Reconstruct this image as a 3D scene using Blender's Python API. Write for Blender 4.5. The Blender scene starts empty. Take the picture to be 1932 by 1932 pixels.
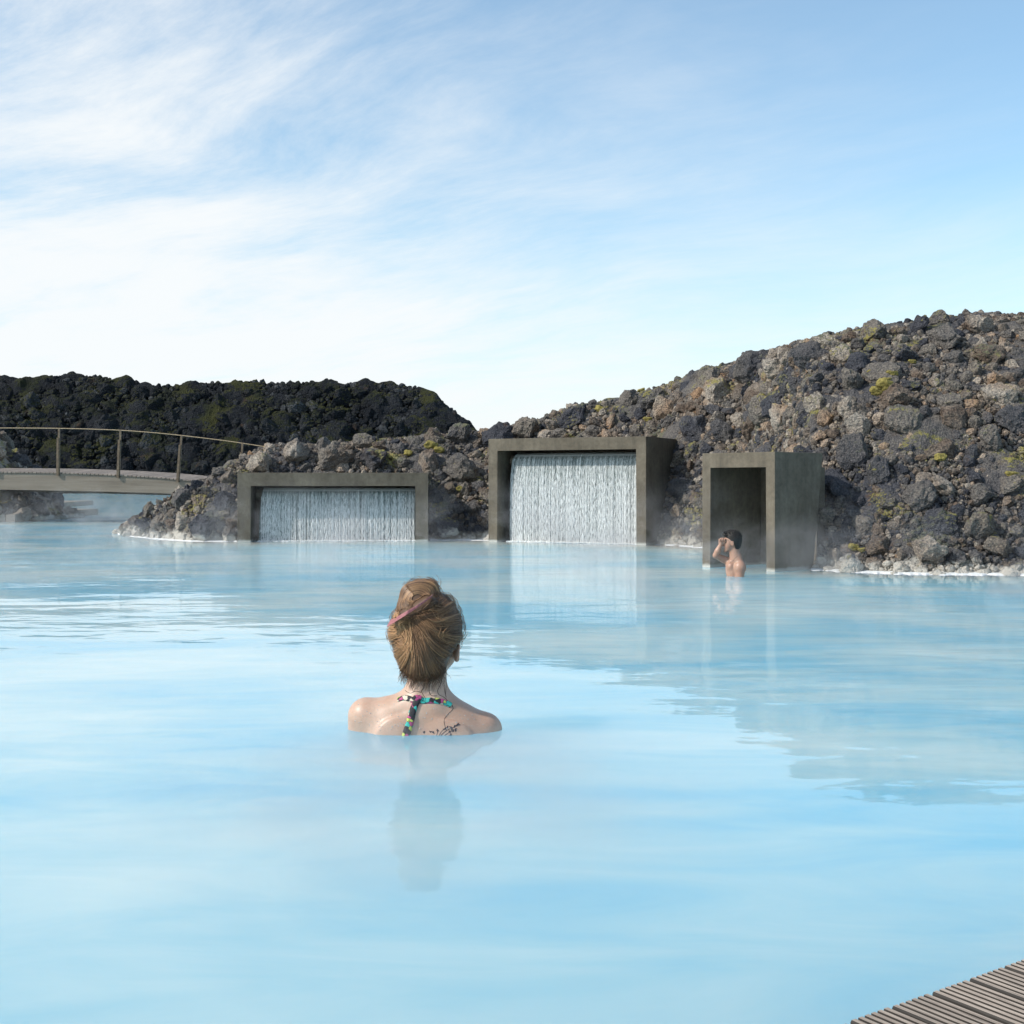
import bpy, bmesh, math, random, time
import numpy as np
from mathutils import Vector, Matrix, Euler, noise as mnoise

_t0 = time.time()
def lap(s_): print("LAP %-12s %.1f" % (s_, time.time()-_t0))
R = math.radians
random.seed(7); rng = np.random.default_rng(7)
SC = bpy.context.scene
COL = SC.collection

# ------------------------------------------------------------------ camera
CAM_H = 0.72            # eye above the water, metres
F = 2400.0              # focal length in pixels of a 1932 px wide picture
HY = 910.0              # horizon row in that picture
cam = bpy.data.cameras.new('camera'); camo = bpy.data.objects.new('camera', cam); COL.objects.link(camo)
camo.location = (0, 0, CAM_H); camo.rotation_euler = (R(90), 0, 0)
cam.sensor_width = 36; cam.lens = 36*F/1932; cam.shift_y = -(966-HY)/1932
cam.clip_start = 0.05; cam.clip_end = 6000
SC.camera = camo
SC.render.resolution_x = SC.render.resolution_y = 1024
SC.view_settings.view_transform = 'Standard'; SC.view_settings.look = 'None'
SC.view_settings.gamma = 1; SC.view_settings.exposure = 0.0; SC.view_settings.use_curve_mapping = False

lap('')
# ------------------------------------------------------------------ node helper
class NT:
    def __init__(s, tree):
        s.t = tree; s.n = tree.nodes; s.l = tree.links
    def new(s, kind, **kw):
        n = s.n.new(kind)
        ins = kw.pop('ins', {})
        for k, v in kw.items(): setattr(n, k, v)
        for k, v in ins.items(): s.set(n, k, v)
        return n
    def set(s, n, k, v):
        sock = n.inputs[k]
        if isinstance(v, bpy.types.NodeSocket): s.l.new(v, sock)
        else: sock.default_value = v
    def math(s, op, a, b=None, c=None, clamp=False):
        n = s.new('ShaderNodeMath', operation=op, use_clamp=clamp)
        for i, v in enumerate((a, b, c)):
            if v is not None: s.set(n, i, v)
        return n.outputs[0]
    def mix(s, f, a, b, blend='MIX'):
        n = s.new('ShaderNodeMix', data_type='RGBA', blend_type=blend)
        s.set(n, 0, f); s.set(n, 6, a); s.set(n, 7, b)
        return n.outputs[2]
    def noise(s, vec, scale, detail=4, rough=0.55, dist=0.0, lac=2.0):
        n = s.new('ShaderNodeTexNoise')
        if vec is not None: s.set(n, 'Vector', vec)
        s.set(n, 'Scale', scale); s.set(n, 'Detail', detail); s.set(n, 'Roughness', rough); s.set(n, 'Distortion', dist)
        return n.outputs['Fac']
    def vor(s, vec, scale, feature='F1', out='Distance', rand=1.0):
        n = s.new('ShaderNodeTexVoronoi', feature=feature)
        if vec is not None: s.set(n, 'Vector', vec)
        s.set(n, 'Scale', scale); s.set(n, 'Randomness', rand)
        return n.outputs[out]
    def ramp(s, f, stops, interp='LINEAR'):
        n = s.new('ShaderNodeValToRGB'); s.set(n, 0, f)
        e = n.color_ramp.elements; n.color_ramp.interpolation = interp
        while len(e) < len(stops): e.new(0.5)
        for el, (p, c) in zip(e, stops):
            el.position = p
            el.color = (c, c, c, 1) if isinstance(c, (int, float)) else (*c, 1)
        return n.outputs[0]
    def rng(s, f, a, b, c=0.0, d=1.0, smooth=True):
        n = s.new('ShaderNodeMapRange', interpolation_type='SMOOTHSTEP' if smooth else 'LINEAR')
        for i, v in enumerate((f, a, b, c, d)): s.set(n, i, v)
        return n.outputs[0]
    def mapping(s, vec, scale=(1, 1, 1), rot=(0, 0, 0), loc=(0, 0, 0)):
        n = s.new('ShaderNodeMapping', ins={'Vector': vec, 'Scale': scale, 'Rotation': rot, 'Location': loc})
        return n.outputs[0]
    def bump(s, h, strength, dist, normal=None):
        n = s.new('ShaderNodeBump', ins={'Height': h, 'Strength': strength, 'Distance': dist})
        if normal is not None: s.set(n, 'Normal', normal)
        return n.outputs[0]

lap('')
# ------------------------------------------------------------------ sky and sun
SUN_EL = R(37); SUN_AZ = R(-112)          # azimuth from +Y, clockwise: the sun stands to the left and a little behind
sun_dir = Vector((math.sin(SUN_AZ)*math.cos(SUN_EL), math.cos(SUN_AZ)*math.cos(SUN_EL), math.sin(SUN_EL)))
world = bpy.data.worlds.new('World'); SC.world = world; world.use_nodes = True
w = NT(world.node_tree); w.n.clear()
sky = w.new('ShaderNodeTexSky', sky_type='NISHITA', sun_disc=False, sun_elevation=SUN_EL, sun_rotation=SUN_AZ,
            air_density=1.0, dust_density=0.6, ozone_density=2.0)
tc = w.new('ShaderNodeTexCoord')
sep = w.new('ShaderNodeSeparateXYZ', ins={0: tc.outputs['Generated']})
# thin cirrus: the direction projected on a high plane, drawn out along one bearing
zc = w.math('ADD', w.math('MAXIMUM', sep.outputs[2], 0.0), 0.16)
plane = w.new('ShaderNodeCombineXYZ', ins={0: w.math('DIVIDE', sep.outputs[0], zc), 1: w.math('DIVIDE', sep.outputs[1], zc), 2: 0.0})
warp = w.noise(plane.outputs[0], 0.9, 2, 0.4)
pl2 = w.new('ShaderNodeVectorMath', operation='ADD', ins={0: plane.outputs[0]})
wc = w.new('ShaderNodeCombineXYZ', ins={0: w.math('MULTIPLY', warp, 0.5), 1: w.math('MULTIPLY', warp, 0.5), 2: 0.0})
w.set(pl2, 1, wc.outputs[0])
turned = w.mapping(pl2.outputs[0], rot=(0, 0, R(-52)))
streak = w.noise(w.mapping(turned, scale=(2.6, 0.95, 1)), 1.6, 11, 0.68)
puff = w.noise(w.mapping(turned, scale=(1.3, 0.8, 1), loc=(3.1, 1.7, 0)), 1.4, 6, 0.55)
# more veil towards the sun's side (left) and towards the horizon
side = w.rng(sep.outputs[0], -0.50, 0.38, 1.0, 0.0)
low = w.rng(sep.outputs[2], 0.0, 0.36, 1.0, 0.0)
cover = w.math('ADD', w.math('MULTIPLY', side, 0.52), w.math('MULTIPLY', low, 0.60))
wisp = w.math('ADD', w.math('MULTIPLY', w.math('SUBTRACT', streak, 0.5), 1.5), w.math('MULTIPLY', w.math('SUBTRACT', puff, 0.5), 1.0))
veil = w.math('ADD', cover, w.math('MULTIPLY', wisp, w.math('ADD', 0.22, w.math('MULTIPLY', side, 0.85))))
veil = w.rng(veil, 0.01, 0.95, 0.15, 1.0)
skycol = w.mix(1.0, sky.outputs[0], (0.95, 1.28, 1.29, 1), 'MULTIPLY')
cl = w.mix(w.math('MULTIPLY', veil, 0.97), skycol, (6.35, 6.55, 6.65, 1))
bg = w.new('ShaderNodeBackground', ins={'Color': cl, 'Strength': 0.15})
w.l.new(bg.outputs[0], w.new('ShaderNodeOutputWorld').inputs[0])

sl = bpy.data.lights.new('sun', 'SUN'); sl.energy = 4.3; sl.angle = R(0.6); sl.color = (1.0, 0.95, 0.87)
so = bpy.data.objects.new('sun', sl); COL.objects.link(so)
so.rotation_euler = (-sun_dir).to_track_quat('-Z', 'Y').to_euler()

lap('')
# ------------------------------------------------------------------ object helpers
def P(x, y, d):
    """picture point (1932 px frame) at distance d -> world"""
    return Vector(((x-966)/F*d, d, CAM_H+(HY-y)/F*d))
def wd(y): return CAM_H*F/(y-HY)          # distance of the water surface seen at row y
def link(o, parent=None):
    COL.objects.link(o)
    if parent is not None: o.parent = parent
    return o
def tag(o, label=None, cat=None, group=None, kind=None):
    if label: o['label'] = label
    if cat: o['category'] = cat
    if group: o['group'] = group
    if kind: o['kind'] = kind
    return o
def empty(name, loc=(0, 0, 0), rz=0):
    o = bpy.data.objects.new(name, None); o.location = loc; o.rotation_euler = (0, 0, rz); o.empty_display_size = .1
    return link(o)
def mesh_np(name, V, Fc, mat=None, smooth=False, attrs=None):
    me = bpy.data.meshes.new(name)
    V = np.asarray(V, dtype=np.float32); Fc = np.asarray(Fc, dtype=np.int32)
    k = Fc.shape[1]
    me.vertices.add(len(V)); me.vertices.foreach_set('co', V.ravel())
    me.loops.add(Fc.size); me.loops.foreach_set('vertex_index', Fc.ravel())
    me.polygons.add(len(Fc)); me.polygons.foreach_set('loop_start', np.arange(0, Fc.size, k, dtype=np.int32))
    me.update(calc_edges=True)
    me.polygons.foreach_set('use_smooth', np.full(len(Fc), smooth))
    for an, (dom, vals) in (attrs or {}).items():
        a = me.attributes.new(an, 'FLOAT', dom); a.data.foreach_set('value', np.asarray(vals, dtype=np.float32))
    if mat: me.materials.append(mat)
    me.validate()
    return me
def obj_np(name, V, Fc, mat=None, parent=None, smooth=False, attrs=None):
    return link(bpy.data.objects.new(name, mesh_np(name, V, Fc, mat, smooth, attrs)), parent)
def obj_bm(name, bm, mat=None, parent=None, smooth=False):
    me = bpy.data.meshes.new(name)
    bmesh.ops.recalc_face_normals(bm, faces=bm.faces)
    for f in bm.faces: f.smooth = smooth
    bm.to_mesh(me); bm.free()
    if mat: me.materials.append(mat)
    return link(bpy.data.objects.new(name, me), parent)
def hexa(bm, pts):
    """8 corners: bottom 4 (ccw), top 4"""
    v = [bm.verts.new(p) for p in pts]
    for f in ((3, 2, 1, 0), (4, 5, 6, 7), (0, 1, 5, 4), (1, 2, 6, 5), (2, 3, 7, 6), (3, 0, 4, 7)):
        bm.faces.new([v[i] for i in f])
    return v
def box(bm, x0, x1, y0, y1, z0, z1, M=None):
    pts = [Vector(p) for p in ((x0, y0, z0), (x1, y0, z0), (x1, y1, z0), (x0, y1, z0), (x0, y0, z1), (x1, y0, z1), (x1, y1, z1), (x0, y1, z1))]
    if M is not None: pts = [M @ p for p in pts]
    return hexa(bm, pts)
def bevel(bm, w_, seg=1):
    bmesh.ops.bevel(bm, geom=list(bm.edges), offset=w_, segments=seg, affect='EDGES', profile=0.6)
def tubes_np(paths, radii, sides=4, rnd=None):
    """many polylines [N,K,3] with radii [N,K] -> one set of verts and quads"""
    paths = np.asarray(paths, float); radii = np.asarray(radii, float)
    N, K, _ = paths.shape
    T = np.gradient(paths, axis=1); T /= np.linalg.norm(T, axis=2, keepdims=True)+1e-12
    ref = np.zeros_like(T); ref[..., 0] = 1.0
    alt = np.abs(T[..., 0]) > 0.85; ref[alt] = (0, 0, 1)
    A = np.cross(T, ref); A /= np.linalg.norm(A, axis=2, keepdims=True)+1e-12
    B = np.cross(T, A)
    ang = np.arange(sides)/sides*2*np.pi
    V = paths[:, :, None, :]+radii[:, :, None, None]*(np.cos(ang)[None, None, :, None]*A[:, :, None, :]+np.sin(ang)[None, None, :, None]*B[:, :, None, :])
    idx = np.arange(N*K*sides).reshape(N, K, sides)
    a = idx[:, :-1, :]; b = np.roll(a, -1, axis=2); d = idx[:, 1:, :]; c = np.roll(d, -1, axis=2)
    Fc = np.stack([a, b, c, d], -1).reshape(-1, 4)
    rv = np.repeat(rnd if rnd is not None else np.zeros(N), K*sides)
    return V.reshape(-1, 3), Fc, rv

lap('')
# ------------------------------------------------------------------ materials
def material(name):
    m = bpy.data.materials.new(name); m.use_nodes = True
    t = NT(m.node_tree); t.n.clear()
    out = t.new('ShaderNodeOutputMaterial')
    return m, t, out
def principled(t, out, **ins):
    p = t.new('ShaderNodeBsdfPrincipled')
    for k, v in ins.items(): t.set(p, k.replace('_', ' '), v)
    t.l.new(p.outputs[0], out.inputs[0])
    return p

def rock_material(name, pal, lichen=(0.32, 0.28, 0.075), lich_lo=0.635, silica=True, scale=1.0, moss_up=0.25, bumpd=0.012, lich2=(0.15, 0.155, 0.10, 1)):
    m, t, out = material(name)
    geo = t.new('ShaderNodeNewGeometry'); oi = t.new('ShaderNodeObjectInfo')
    at = t.new('ShaderNodeAttribute', attribute_name='rnd')
    pos = geo.outputs['Position']; sp = t.new('ShaderNodeSeparateXYZ', ins={0: pos})
    r = t.math('FRACT', t.math('ADD', at.outputs['Fac'], oi.outputs['Random']))
    n1 = t.noise(pos, 1.1*scale, 3, 0.6)
    idx = t.math('ADD', t.math('MULTIPLY', r, 0.80), t.math('MULTIPLY', t.math('SUBTRACT', n1, 0.40), 1.0), clamp=True)
    base = t.ramp(idx, pal)
    grain = t.noise(pos, 55*scale, 6, 0.72)
    base = t.mix(t.rng(grain, 0.36, 0.66, 0.0, 1.0), t.mix(1.0, base, (0.50, 0.50, 0.54, 1), 'MULTIPLY'), t.mix(1.0, base, (1.55, 1.48, 1.38, 1), 'MULTIPLY'))
    # crystals of pale mineral on the pitted faces
    fl = t.vor(pos, 150*scale)
    flk = t.math('MULTIPLY', t.rng(fl, 0.16, 0.30, 1.0, 0.0), t.rng(t.noise(pos, 9*scale, 3), 0.45, 0.65))
    base = t.mix(t.math('MULTIPLY', flk, 0.55), base, (0.34, 0.33, 0.31, 1))
    # rust
    ru = t.rng(t.noise(pos, 3.1*scale, 5, 0.65), 0.60, 0.74)
    base = t.mix(t.math('MULTIPLY', ru, 0.5), base, (0.16, 0.085, 0.035, 1))
    # lichen
    nz = t.new('ShaderNodeSeparateXYZ', ins={0: geo.outputs['Normal']}).outputs[2]
    ln = t.math('ADD', t.math('ADD', t.math('MULTIPLY', t.noise(pos, 2.6*scale, 3, 0.55), 0.72), 0.14), t.math('MULTIPLY', t.noise(pos, 26*scale, 6, 0.75), 0.60))
    ln = t.math('ADD', ln, t.math('MULTIPLY', nz, moss_up*0.3))
    lm = t.rng(ln, lich_lo+0.27, lich_lo+0.34)
    lc = t.mix(t.rng(t.noise(pos, 2.8*scale, 2), 0.40, 0.60), lich2, (*lichen, 1))
    base = t.mix(t.math('MULTIPLY', lm, 0.85), base, lc)
    if silica:
        zz = t.math('SUBTRACT', sp.outputs[2], t.math('MULTIPLY', t.math('SUBTRACT', t.noise(pos, 3.5, 6, 0.65), 0.42), 0.40))
        wm = t.rng(zz, 0.015, 0.085, 1.0, 0.0)
        base = t.mix(t.math('MULTIPLY', wm, 0.9), base, (0.66, 0.62, 0.55, 1))
    b1 = t.math('ADD', t.math('MULTIPLY', t.noise(pos, 26*scale, 8, 0.72), 1.0), t.math('MULTIPLY', t.vor(pos, 75*scale), 0.35))
    nb = t.bump(b1, 1.0, bumpd*4.0/scale)
    p = principled(t, out, Base_Color=base, Roughness=0.9, Normal=nb)
    p.inputs['Specular IOR Level'].default_value = 0.25
    return m

PAL = [(0.0, (0.034, 0.038, 0.050)), (0.18, (0.068, 0.072, 0.088)), (0.36, (0.130, 0.124, 0.122)), (0.54, (0.200, 0.182, 0.160)),
       (0.68, (0.140, 0.105, 0.082)), (0.82, (0.385, 0.350, 0.305)), (1.0, (0.31, 0.205, 0.130))]
M_rock = rock_material('lava_rock', PAL)
PALF = [(0.0, (0.008, 0.011, 0.017)), (0.4, (0.016, 0.020, 0.028)), (0.7, (0.036, 0.041, 0.050)), (1.0, (0.115, 0.125, 0.140))]
M_farrock = rock_material('dark_lava', PALF, lichen=(0.060, 0.062, 0.012), lich2=(0.022, 0.028, 0.011, 1), lich_lo=0.645, silica=False, scale=0.16, moss_up=0.75, bumpd=0.03)

def concrete():
    m, t, out = material('board_concrete')
    geo = t.new('ShaderNodeNewGeometry'); pos = geo.outputs['Position']
    sp = t.new('ShaderNodeSeparateXYZ', ins={0: pos})
    n1 = t.noise(pos, 2.6, 6, 0.62, 0.3); n2 = t.noise(pos, 24, 6, 0.7)
    n3 = t.noise(t.mapping(pos, scale=(14, 14, 0.9)), 1.0, 5, 0.6)
    c = t.ramp(n1, [(0.30, (0.092, 0.075, 0.052)), (0.52, (0.140, 0.116, 0.083)), (0.72, (0.192, 0.162, 0.119))])
    c = t.mix(0.7, c, t.ramp(n2, [(0.3, 0.55), (0.6, 1.0), (0.8, 1.2)]), 'MULTIPLY')
    c = t.mix(0.45, c, t.ramp(n3, [(0.34, 0.5), (0.56, 1.0)]), 'MULTIPLY')
    zz = t.math('SUBTRACT', sp.outputs[2], t.math('MULTIPLY', t.noise(pos, 6, 4), 0.05))
    c = t.mix(t.rng(zz, -0.02, 0.012, 0.7, 0.0), c, (0.62, 0.62, 0.57, 1))
    pits = t.rng(t.vor(pos, 60), 0.06, 0.14, 0.0, 1.0)
    h = t.math('ADD', t.math('MULTIPLY', n2, 0.6), t.math('MULTIPLY', pits, 0.25))
    principled(t, out, Base_Color=c, Roughness=0.85, Normal=t.bump(h, 0.35, 0.004))
    return m
M_conc = concrete()

def wood(name, a, b, axis_scale=(1, 1, 1), grain=40.0, dark=(0.05, 0.042, 0.036)):
    m, t, out = material(name)
    tcn = t.new('ShaderNodeTexCoord'); oi = t.new('ShaderNodeObjectInfo')
    v = t.new('ShaderNodeVectorMath', operation='ADD', ins={0: tcn.outputs['Object']})
    off = t.new('ShaderNodeCombineXYZ', ins={0: t.math('MULTIPLY', oi.outputs['Random'], 7.0), 1: t.math('MULTIPLY', oi.outputs['Random'], 3.0), 2: 0.0})
    t.set(v, 1, off.outputs[0])
    g = t.noise(t.mapping(v.outputs[0], scale=axis_scale), grain, 7, 0.68, 0.4)
    g2 = t.noise(t.mapping(v.outputs[0], scale=axis_scale), grain*0.2, 3, 0.5)
    c = t.ramp(g, [(0.28, dark), (0.42, a), (0.70, b)])
    c = t.mix(0.5, c, t.ramp(g2, [(0.3, 0.6), (0.65, 1.1)]), 'MULTIPLY')
    c = t.mix(1.0, c, t.ramp(oi.outputs['Random'], [(0, 0.82), (1, 1.12)]), 'MULTIPLY')
    principled(t, out, Base_Color=c, Roughness=0.8, Normal=t.bump(g, 0.4, 0.002))
    return m
M_deck = wood('weathered_decking', (0.34, 0.265, 0.21), (0.58, 0.48, 0.39), (0.05, 1, 1), 260)
M_beam = wood('weathered_timber', (0.21, 0.170, 0.128), (0.30, 0.250, 0.195), (0.05, 1, 1), 14, dark=(0.13, 0.105, 0.078))
M_slat = wood('bridge_slat_timber', (0.24, 0.19, 0.155), (0.34, 0.28, 0.23), (1, 0.06, 1), 30)

def metal_brown():
    m, t, out = material('oxidised_steel')
    pos = t.new('ShaderNodeNewGeometry').outputs['Position']
    c = t.ramp(t.noise(pos, 30, 4), [(0.35, (0.10, 0.07, 0.045)), (0.7, (0.19, 0.14, 0.09))])
    principled(t, out, Base_Color=c, Roughness=0.55, Metallic=0.3)
    return m
M_steel = metal_brown()
def rope():
    m, t, out = material('pale_rope')
    pos = t.new('ShaderNodeNewGeometry').outputs['Position']
    c = t.ramp(t.noise(pos, 60, 2), [(0.4, (0.30, 0.22, 0.13)), (0.6, (0.52, 0.40, 0.26))])
    principled(t, out, Base_Color=c, Roughness=0.8)
    return m
M_rope = rope()

def water_mat():
    m, t, out = material('milky_geothermal_water')
    pos = t.new('ShaderNodeNewGeometry').outputs['Position']
    sp = t.new('ShaderNodeSeparateXYZ', ins={0: pos})
    # suspended silica drifts in soft clouds
    cl = t.noise(t.mapping(pos, scale=(0.55, 0.9, 1)), 0.9, 4, 0.5, 0.6)
    cl2 = t.noise(t.mapping(pos, scale=(0.7, 1.9, 1), rot=(0, 0, R(-12))), 1.9, 5, 0.55, 0.9)
    cl = t.math('ADD', t.math('MULTIPLY', cl, 0.72), t.math('MULTIPLY', cl2, 0.28))
    col = t.ramp(cl, [(0.40, (0.165, 0.390, 0.525)), (0.50, (0.260, 0.450, 0.520)), (0.61, (0.370, 0.520, 0.545))])
    # broad slow swell, small ripples that come in patches
    swell = t.noise(t.mapping(pos, scale=(0.8, 1.3, 1)), 0.75, 2, 0.4, 0.4)
    rip = t.noise(t.mapping(pos, scale=(1.0, 1.9, 1), rot=(0, 0, R(9))), 2.3, 2, 0.42, 0.4)
    fine = t.noise(t.mapping(pos, scale=(1.0, 1.3, 1)), 13.0, 2, 0.5)
    patch = t.rng(t.noise(t.mapping(pos, scale=(1, 0.8, 1), loc=(1.3, 4.2, 0)), 0.42, 2, 0.5), 0.40, 0.62, 0.34, 1.0)
    h = t.math('ADD', t.math('MULTIPLY', swell, 0.011),
               t.math('MULTIPLY', patch, t.math('ADD', t.math('MULTIPLY', rip, 0.0062), t.math('MULTIPLY', fine, 0.00055))))
    nb = t.bump(h, 1.0, 1.0)
    dif = t.new('ShaderNodeBsdfPrincipled', ins={'Base Color': col, 'Roughness': 0.6, 'Normal': nb})
    dif.inputs['Specular IOR Level'].default_value = 0.0
    # light wanders through the milky suspension, so shadows on it melt away
    dif.inputs['Subsurface Weight'].default_value = 1.0; dif.inputs['Subsurface Radius'].default_value = (0.5, 0.8, 1.0); dif.inputs['Subsurface Scale'].default_value = 5.0
    glo = t.new('ShaderNodeBsdfGlossy', ins={'Color': (0.96, 0.98, 1, 1), 'Roughness': 0.022, 'Normal': nb})
    fr = t.new('ShaderNodeFresnel', ins={'IOR': 1.33, 'Normal': nb})
    fac = t.math('MULTIPLY', fr.outputs[0], 0.80)
    mx = t.new('ShaderNodeMixShader', ins={0: fac, 1: dif.outputs[0], 2: glo.outputs[0]})
    t.l.new(mx.outputs[0], out.inputs[0])
    return m
M_water = water_mat()

lap('')
# ------------------------------------------------------------------ water and far ground
bm = bmesh.new()
vs = [bm.verts.new(p) for p in ((-400, -60, 0), (400, -60, 0), (400, 86, 0), (-400, 86, 0))]
bm.faces.new(vs)
tag(obj_bm('water', bm, M_water), kind='structure')
# lagoon bed and the lava plain behind, one sheet to the horizon
gx = np.array([-3000, -400, -120, -60, -30, 0, 30, 60, 120, 400, 3000.]); gy = np.array([-60, 60, 84, 88, 95, 120, 200, 600, 4000.])
GV = []; 
for yy in gy:
    for xx in gx:
        GV.append((xx, yy, -1.2 if yy < 86 else 0.25+min((yy-86)*0.01, 0.8)))
nx_ = len(gx)
GF = [(j*nx_+i, j*nx_+i+1, (j+1)*nx_+i+1, (j+1)*nx_+i) for j in range(len(gy)-1) for i in range(nx_-1)]
tag(obj_np('ground', GV, GF, M_farrock), kind='structure')

lap('')
# ------------------------------------------------------------------ rock shapes
def ico(sub):
    b = bmesh.new(); bmesh.ops.create_icosphere(b, subdivisions=sub, radius=1.0)
    V = np.array([v.co[:] for v in b.verts]); Fc = np.array([[v.index for v in f.verts] for f in b.faces]); b.free()
    return V, Fc
def rock_verts(base, seed, rough=0.16, cuts=11):
    rr = np.random.default_rng(seed)
    V = base.copy()
    nrm = rr.normal(size=(cuts, 3)); nrm /= np.linalg.norm(nrm, axis=1, keepdims=True)
    for n in nrm:
        h = rr.uniform(0.55, 0.86); p = V@n; ex = np.clip(p-h, 0, None); V = V-ex[:, None]*n*0.93
    off = rr.uniform(-50, 50, 3)
    D = np.array([mnoise.fractal(Vector(v*1.7+off), 0.75, 2.1, 4) for v in V]) if len(V) < 100 else \
        np.array([mnoise.fractal(Vector(v*1.7+off), 0.6, 2.1, 6) for v in V])
    V = V*(1+rough*D)[:, None]
    sc = np.array([1.0, rr.uniform(0.68, 0.95), rr.uniform(0.55, 0.85)])
    V = V*sc
    return V/np.abs(V).max()
I5, F5 = ico(5); I4, F4 = ico(4); I2, F2 = ico(2); I3, F3 = ico(3)
def rand_rot(n):
    q = rng.normal(size=(n, 4)); q /= np.linalg.norm(q, axis=1, keepdims=True)
    w_, x, y, z = q.T
    return np.stack([1-2*(y*y+z*z), 2*(x*y-z*w_), 2*(x*z+y*w_), 2*(x*y+z*w_), 1-2*(x*x+z*z), 2*(y*z-x*w_), 2*(x*z-y*w_), 2*(y*z+x*w_), 1-2*(x*x+y*y)], -1).reshape(n, 3, 3)
ROCK_HI = [rock_verts(I4, 100+i, 0.22, 14) for i in range(18)]
I1, F1 = ico(1)
ROCK_TINY = [rock_verts(I1, 500+i, 0.25, 3) for i in range(12)]
ROCK_LO = [rock_verts(I2, 300+i, 0.28, 6) for i in range(16)]
def rock_meshes(mat, tagname):
    out_ = []
    for i, V in enumerate(ROCK_HI): out_.append(mesh_np(tagname, V, F4, mat, smooth=False))
    return out_
MESH_NEAR = rock_meshes(M_rock, 'boulder')
MESH_FAR = rock_meshes(M_farrock, 'far_boulder')

def scatter_parts(parent, name, meshes, C, r):
    n = len(C); Rm = rand_rot(n)
    for i in range(n):
        o = bpy.data.objects.new(name, meshes[int(rng.integers(len(meshes)))])
        M = Matrix(Rm[i].tolist()).to_4x4()
        # lie flatter than they stand
        S = Matrix.Diagonal((1, 1, 0.86, 1))
        Mx = Matrix.Translation(Vector(C[i])) @ S @ M @ Matrix.Scale(r[i], 4)
        loc, rot, sca = Mx.decompose()
        o.location = loc; o.rotation_euler = rot.to_euler(); o.scale = (r[i]*random.uniform(.9, 1.1), r[i]*random.uniform(.9, 1.1), r[i]*random.uniform(.85, 1.05))
        link(o, parent)
def scatter_stuff(parent, name, mat, C, r):
    n = len(C)
    if n == 0: return None
    Rm = rand_rot(n); px = r*F/C[:, 1]; Vs = []; Fs = []; As = []; base_ = 0; rv = rng.random(n)
    for sel, lib, faces in ((px >= 4.0, ROCK_LO, F2), (px < 4.0, ROCK_TINY, F1)):
        m = int(sel.sum())
        if not m: continue
        B = np.stack(lib)[rng.integers(len(lib), size=m)]
        B = np.einsum('nij,nkj->nki', Rm[sel], B)*r[sel][:, None, None]+C[sel][:, None, :]
        nv = B.shape[1]; Vs.append(B.reshape(-1, 3)); Fs.append((faces[None]+(np.arange(m)*nv)[:, None, None]).reshape(-1, 3)+base_)
        As.append(np.repeat(rv[sel], nv)); base_ += m*nv
    o = obj_np(name, np.vstack(Vs), np.vstack(Fs), mat, parent, attrs={'rnd': ('POINT', np.concatenate(As))})
    o['kind'] = 'stuff'
    return o

def pack(sampler, n_try, rlo, rhi, placed, overlap=0.8, power=1.0, maxn=10**9):
    """dart throwing, largest first; placed is a list of (C, r) and is extended"""
    C, r = sampler(n_try, rlo, rhi, power)
    order = np.argsort(-r); C = C[order]; r = r[order]
    if placed:
        PC = np.array([c for c, _ in placed]); PR = np.array([q for _, q in placed]); ok = np.ones(len(C), bool)
        for i in range(0, len(C), 2000):
            dd = np.linalg.norm(C[i:i+2000, None]-PC[None], axis=2)
            ok[i:i+2000] = ~(dd < overlap*(r[i:i+2000, None]+PR[None])).any(1)
        C = C[ok]; r = r[ok]
    cell = 2*overlap*float(r.max())+1e-6 if len(r) else 1.0
    grid = {}
    def key(c): return (int(c[0]//cell), int(c[1]//cell))
    got = []
    for c, q in zip(C, r):
        kx, ky = key(c); ok = True
        for a in (-1, 0, 1):
            for b in (-1, 0, 1):
                for c2, q2 in grid.get((kx+a, ky+b), ()):
                    dd = c-c2
                    if dd[0]*dd[0]+dd[1]*dd[1]+dd[2]*dd[2] < (overlap*(q+q2))**2: ok = False; break
                if not ok: break
            if not ok: break
        if ok:
            grid.setdefault((kx, ky), []).append((c, q)); placed.append((c, q)); got.append((c, q))
            if len(got) >= maxn: break
    return got

lap('')
# ------------------------------------------------------------------ concrete frames (footprints first: the lava leaves room for them)
class Fr:
    def __init__(s, xl, yl, xr, yr, top, depth, jamb, lintel, sheet=None, sheet_top=0):
        a = P(xl, yl, wd(yl)); b = P(xr, yr, wd(yr)); a.z = b.z = 0
        s.a = a; s.u = (b-a).normalized(); s.w = (b-a).length; s.v = Vector((-s.u.y, s.u.x, 0)); s.h = top; s.d = depth; s.j = jamb; s.l = lintel
        s.M = Matrix(((s.u.x, s.v.x, 0, a.x), (s.u.y, s.v.y, 0, a.y), (0, 0, 1, 0), (0, 0, 0, 1)))
        s.sheet = sheet; s.st = sheet_top
    def local(s, X, Y):
        dx = X-s.a.x; dy = Y-s.a.y
        return dx*s.u.x+dy*s.u.y, dx*s.v.x+dy*s.v.y
FR = [Fr(448, 1023, 808, 1021.5, 0.836, 1.05, 0.152, 0.155, 0.20, 0.625),
      Fr(921.5, 1022, 1219, 1029, 1.246, 1.30, 0.118, 0.140, 0.22, 1.045),
      Fr(1325, 1070, 1462, 1079, 0.966, 0.78, 0.085, 0.118)]
def inside_frames(X, Y, m=0.0, front=False):
    bad = np.zeros(np.shape(X), bool)
    for f in FR:
        lu, lv = f.local(X, Y)
        bad |= (lu > -m) & (lu < f.w+m) & (lv > -1.2-m) & (lv < (0.76 if front and f.sheet else f.d)+m)
    return bad

lap('')
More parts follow.
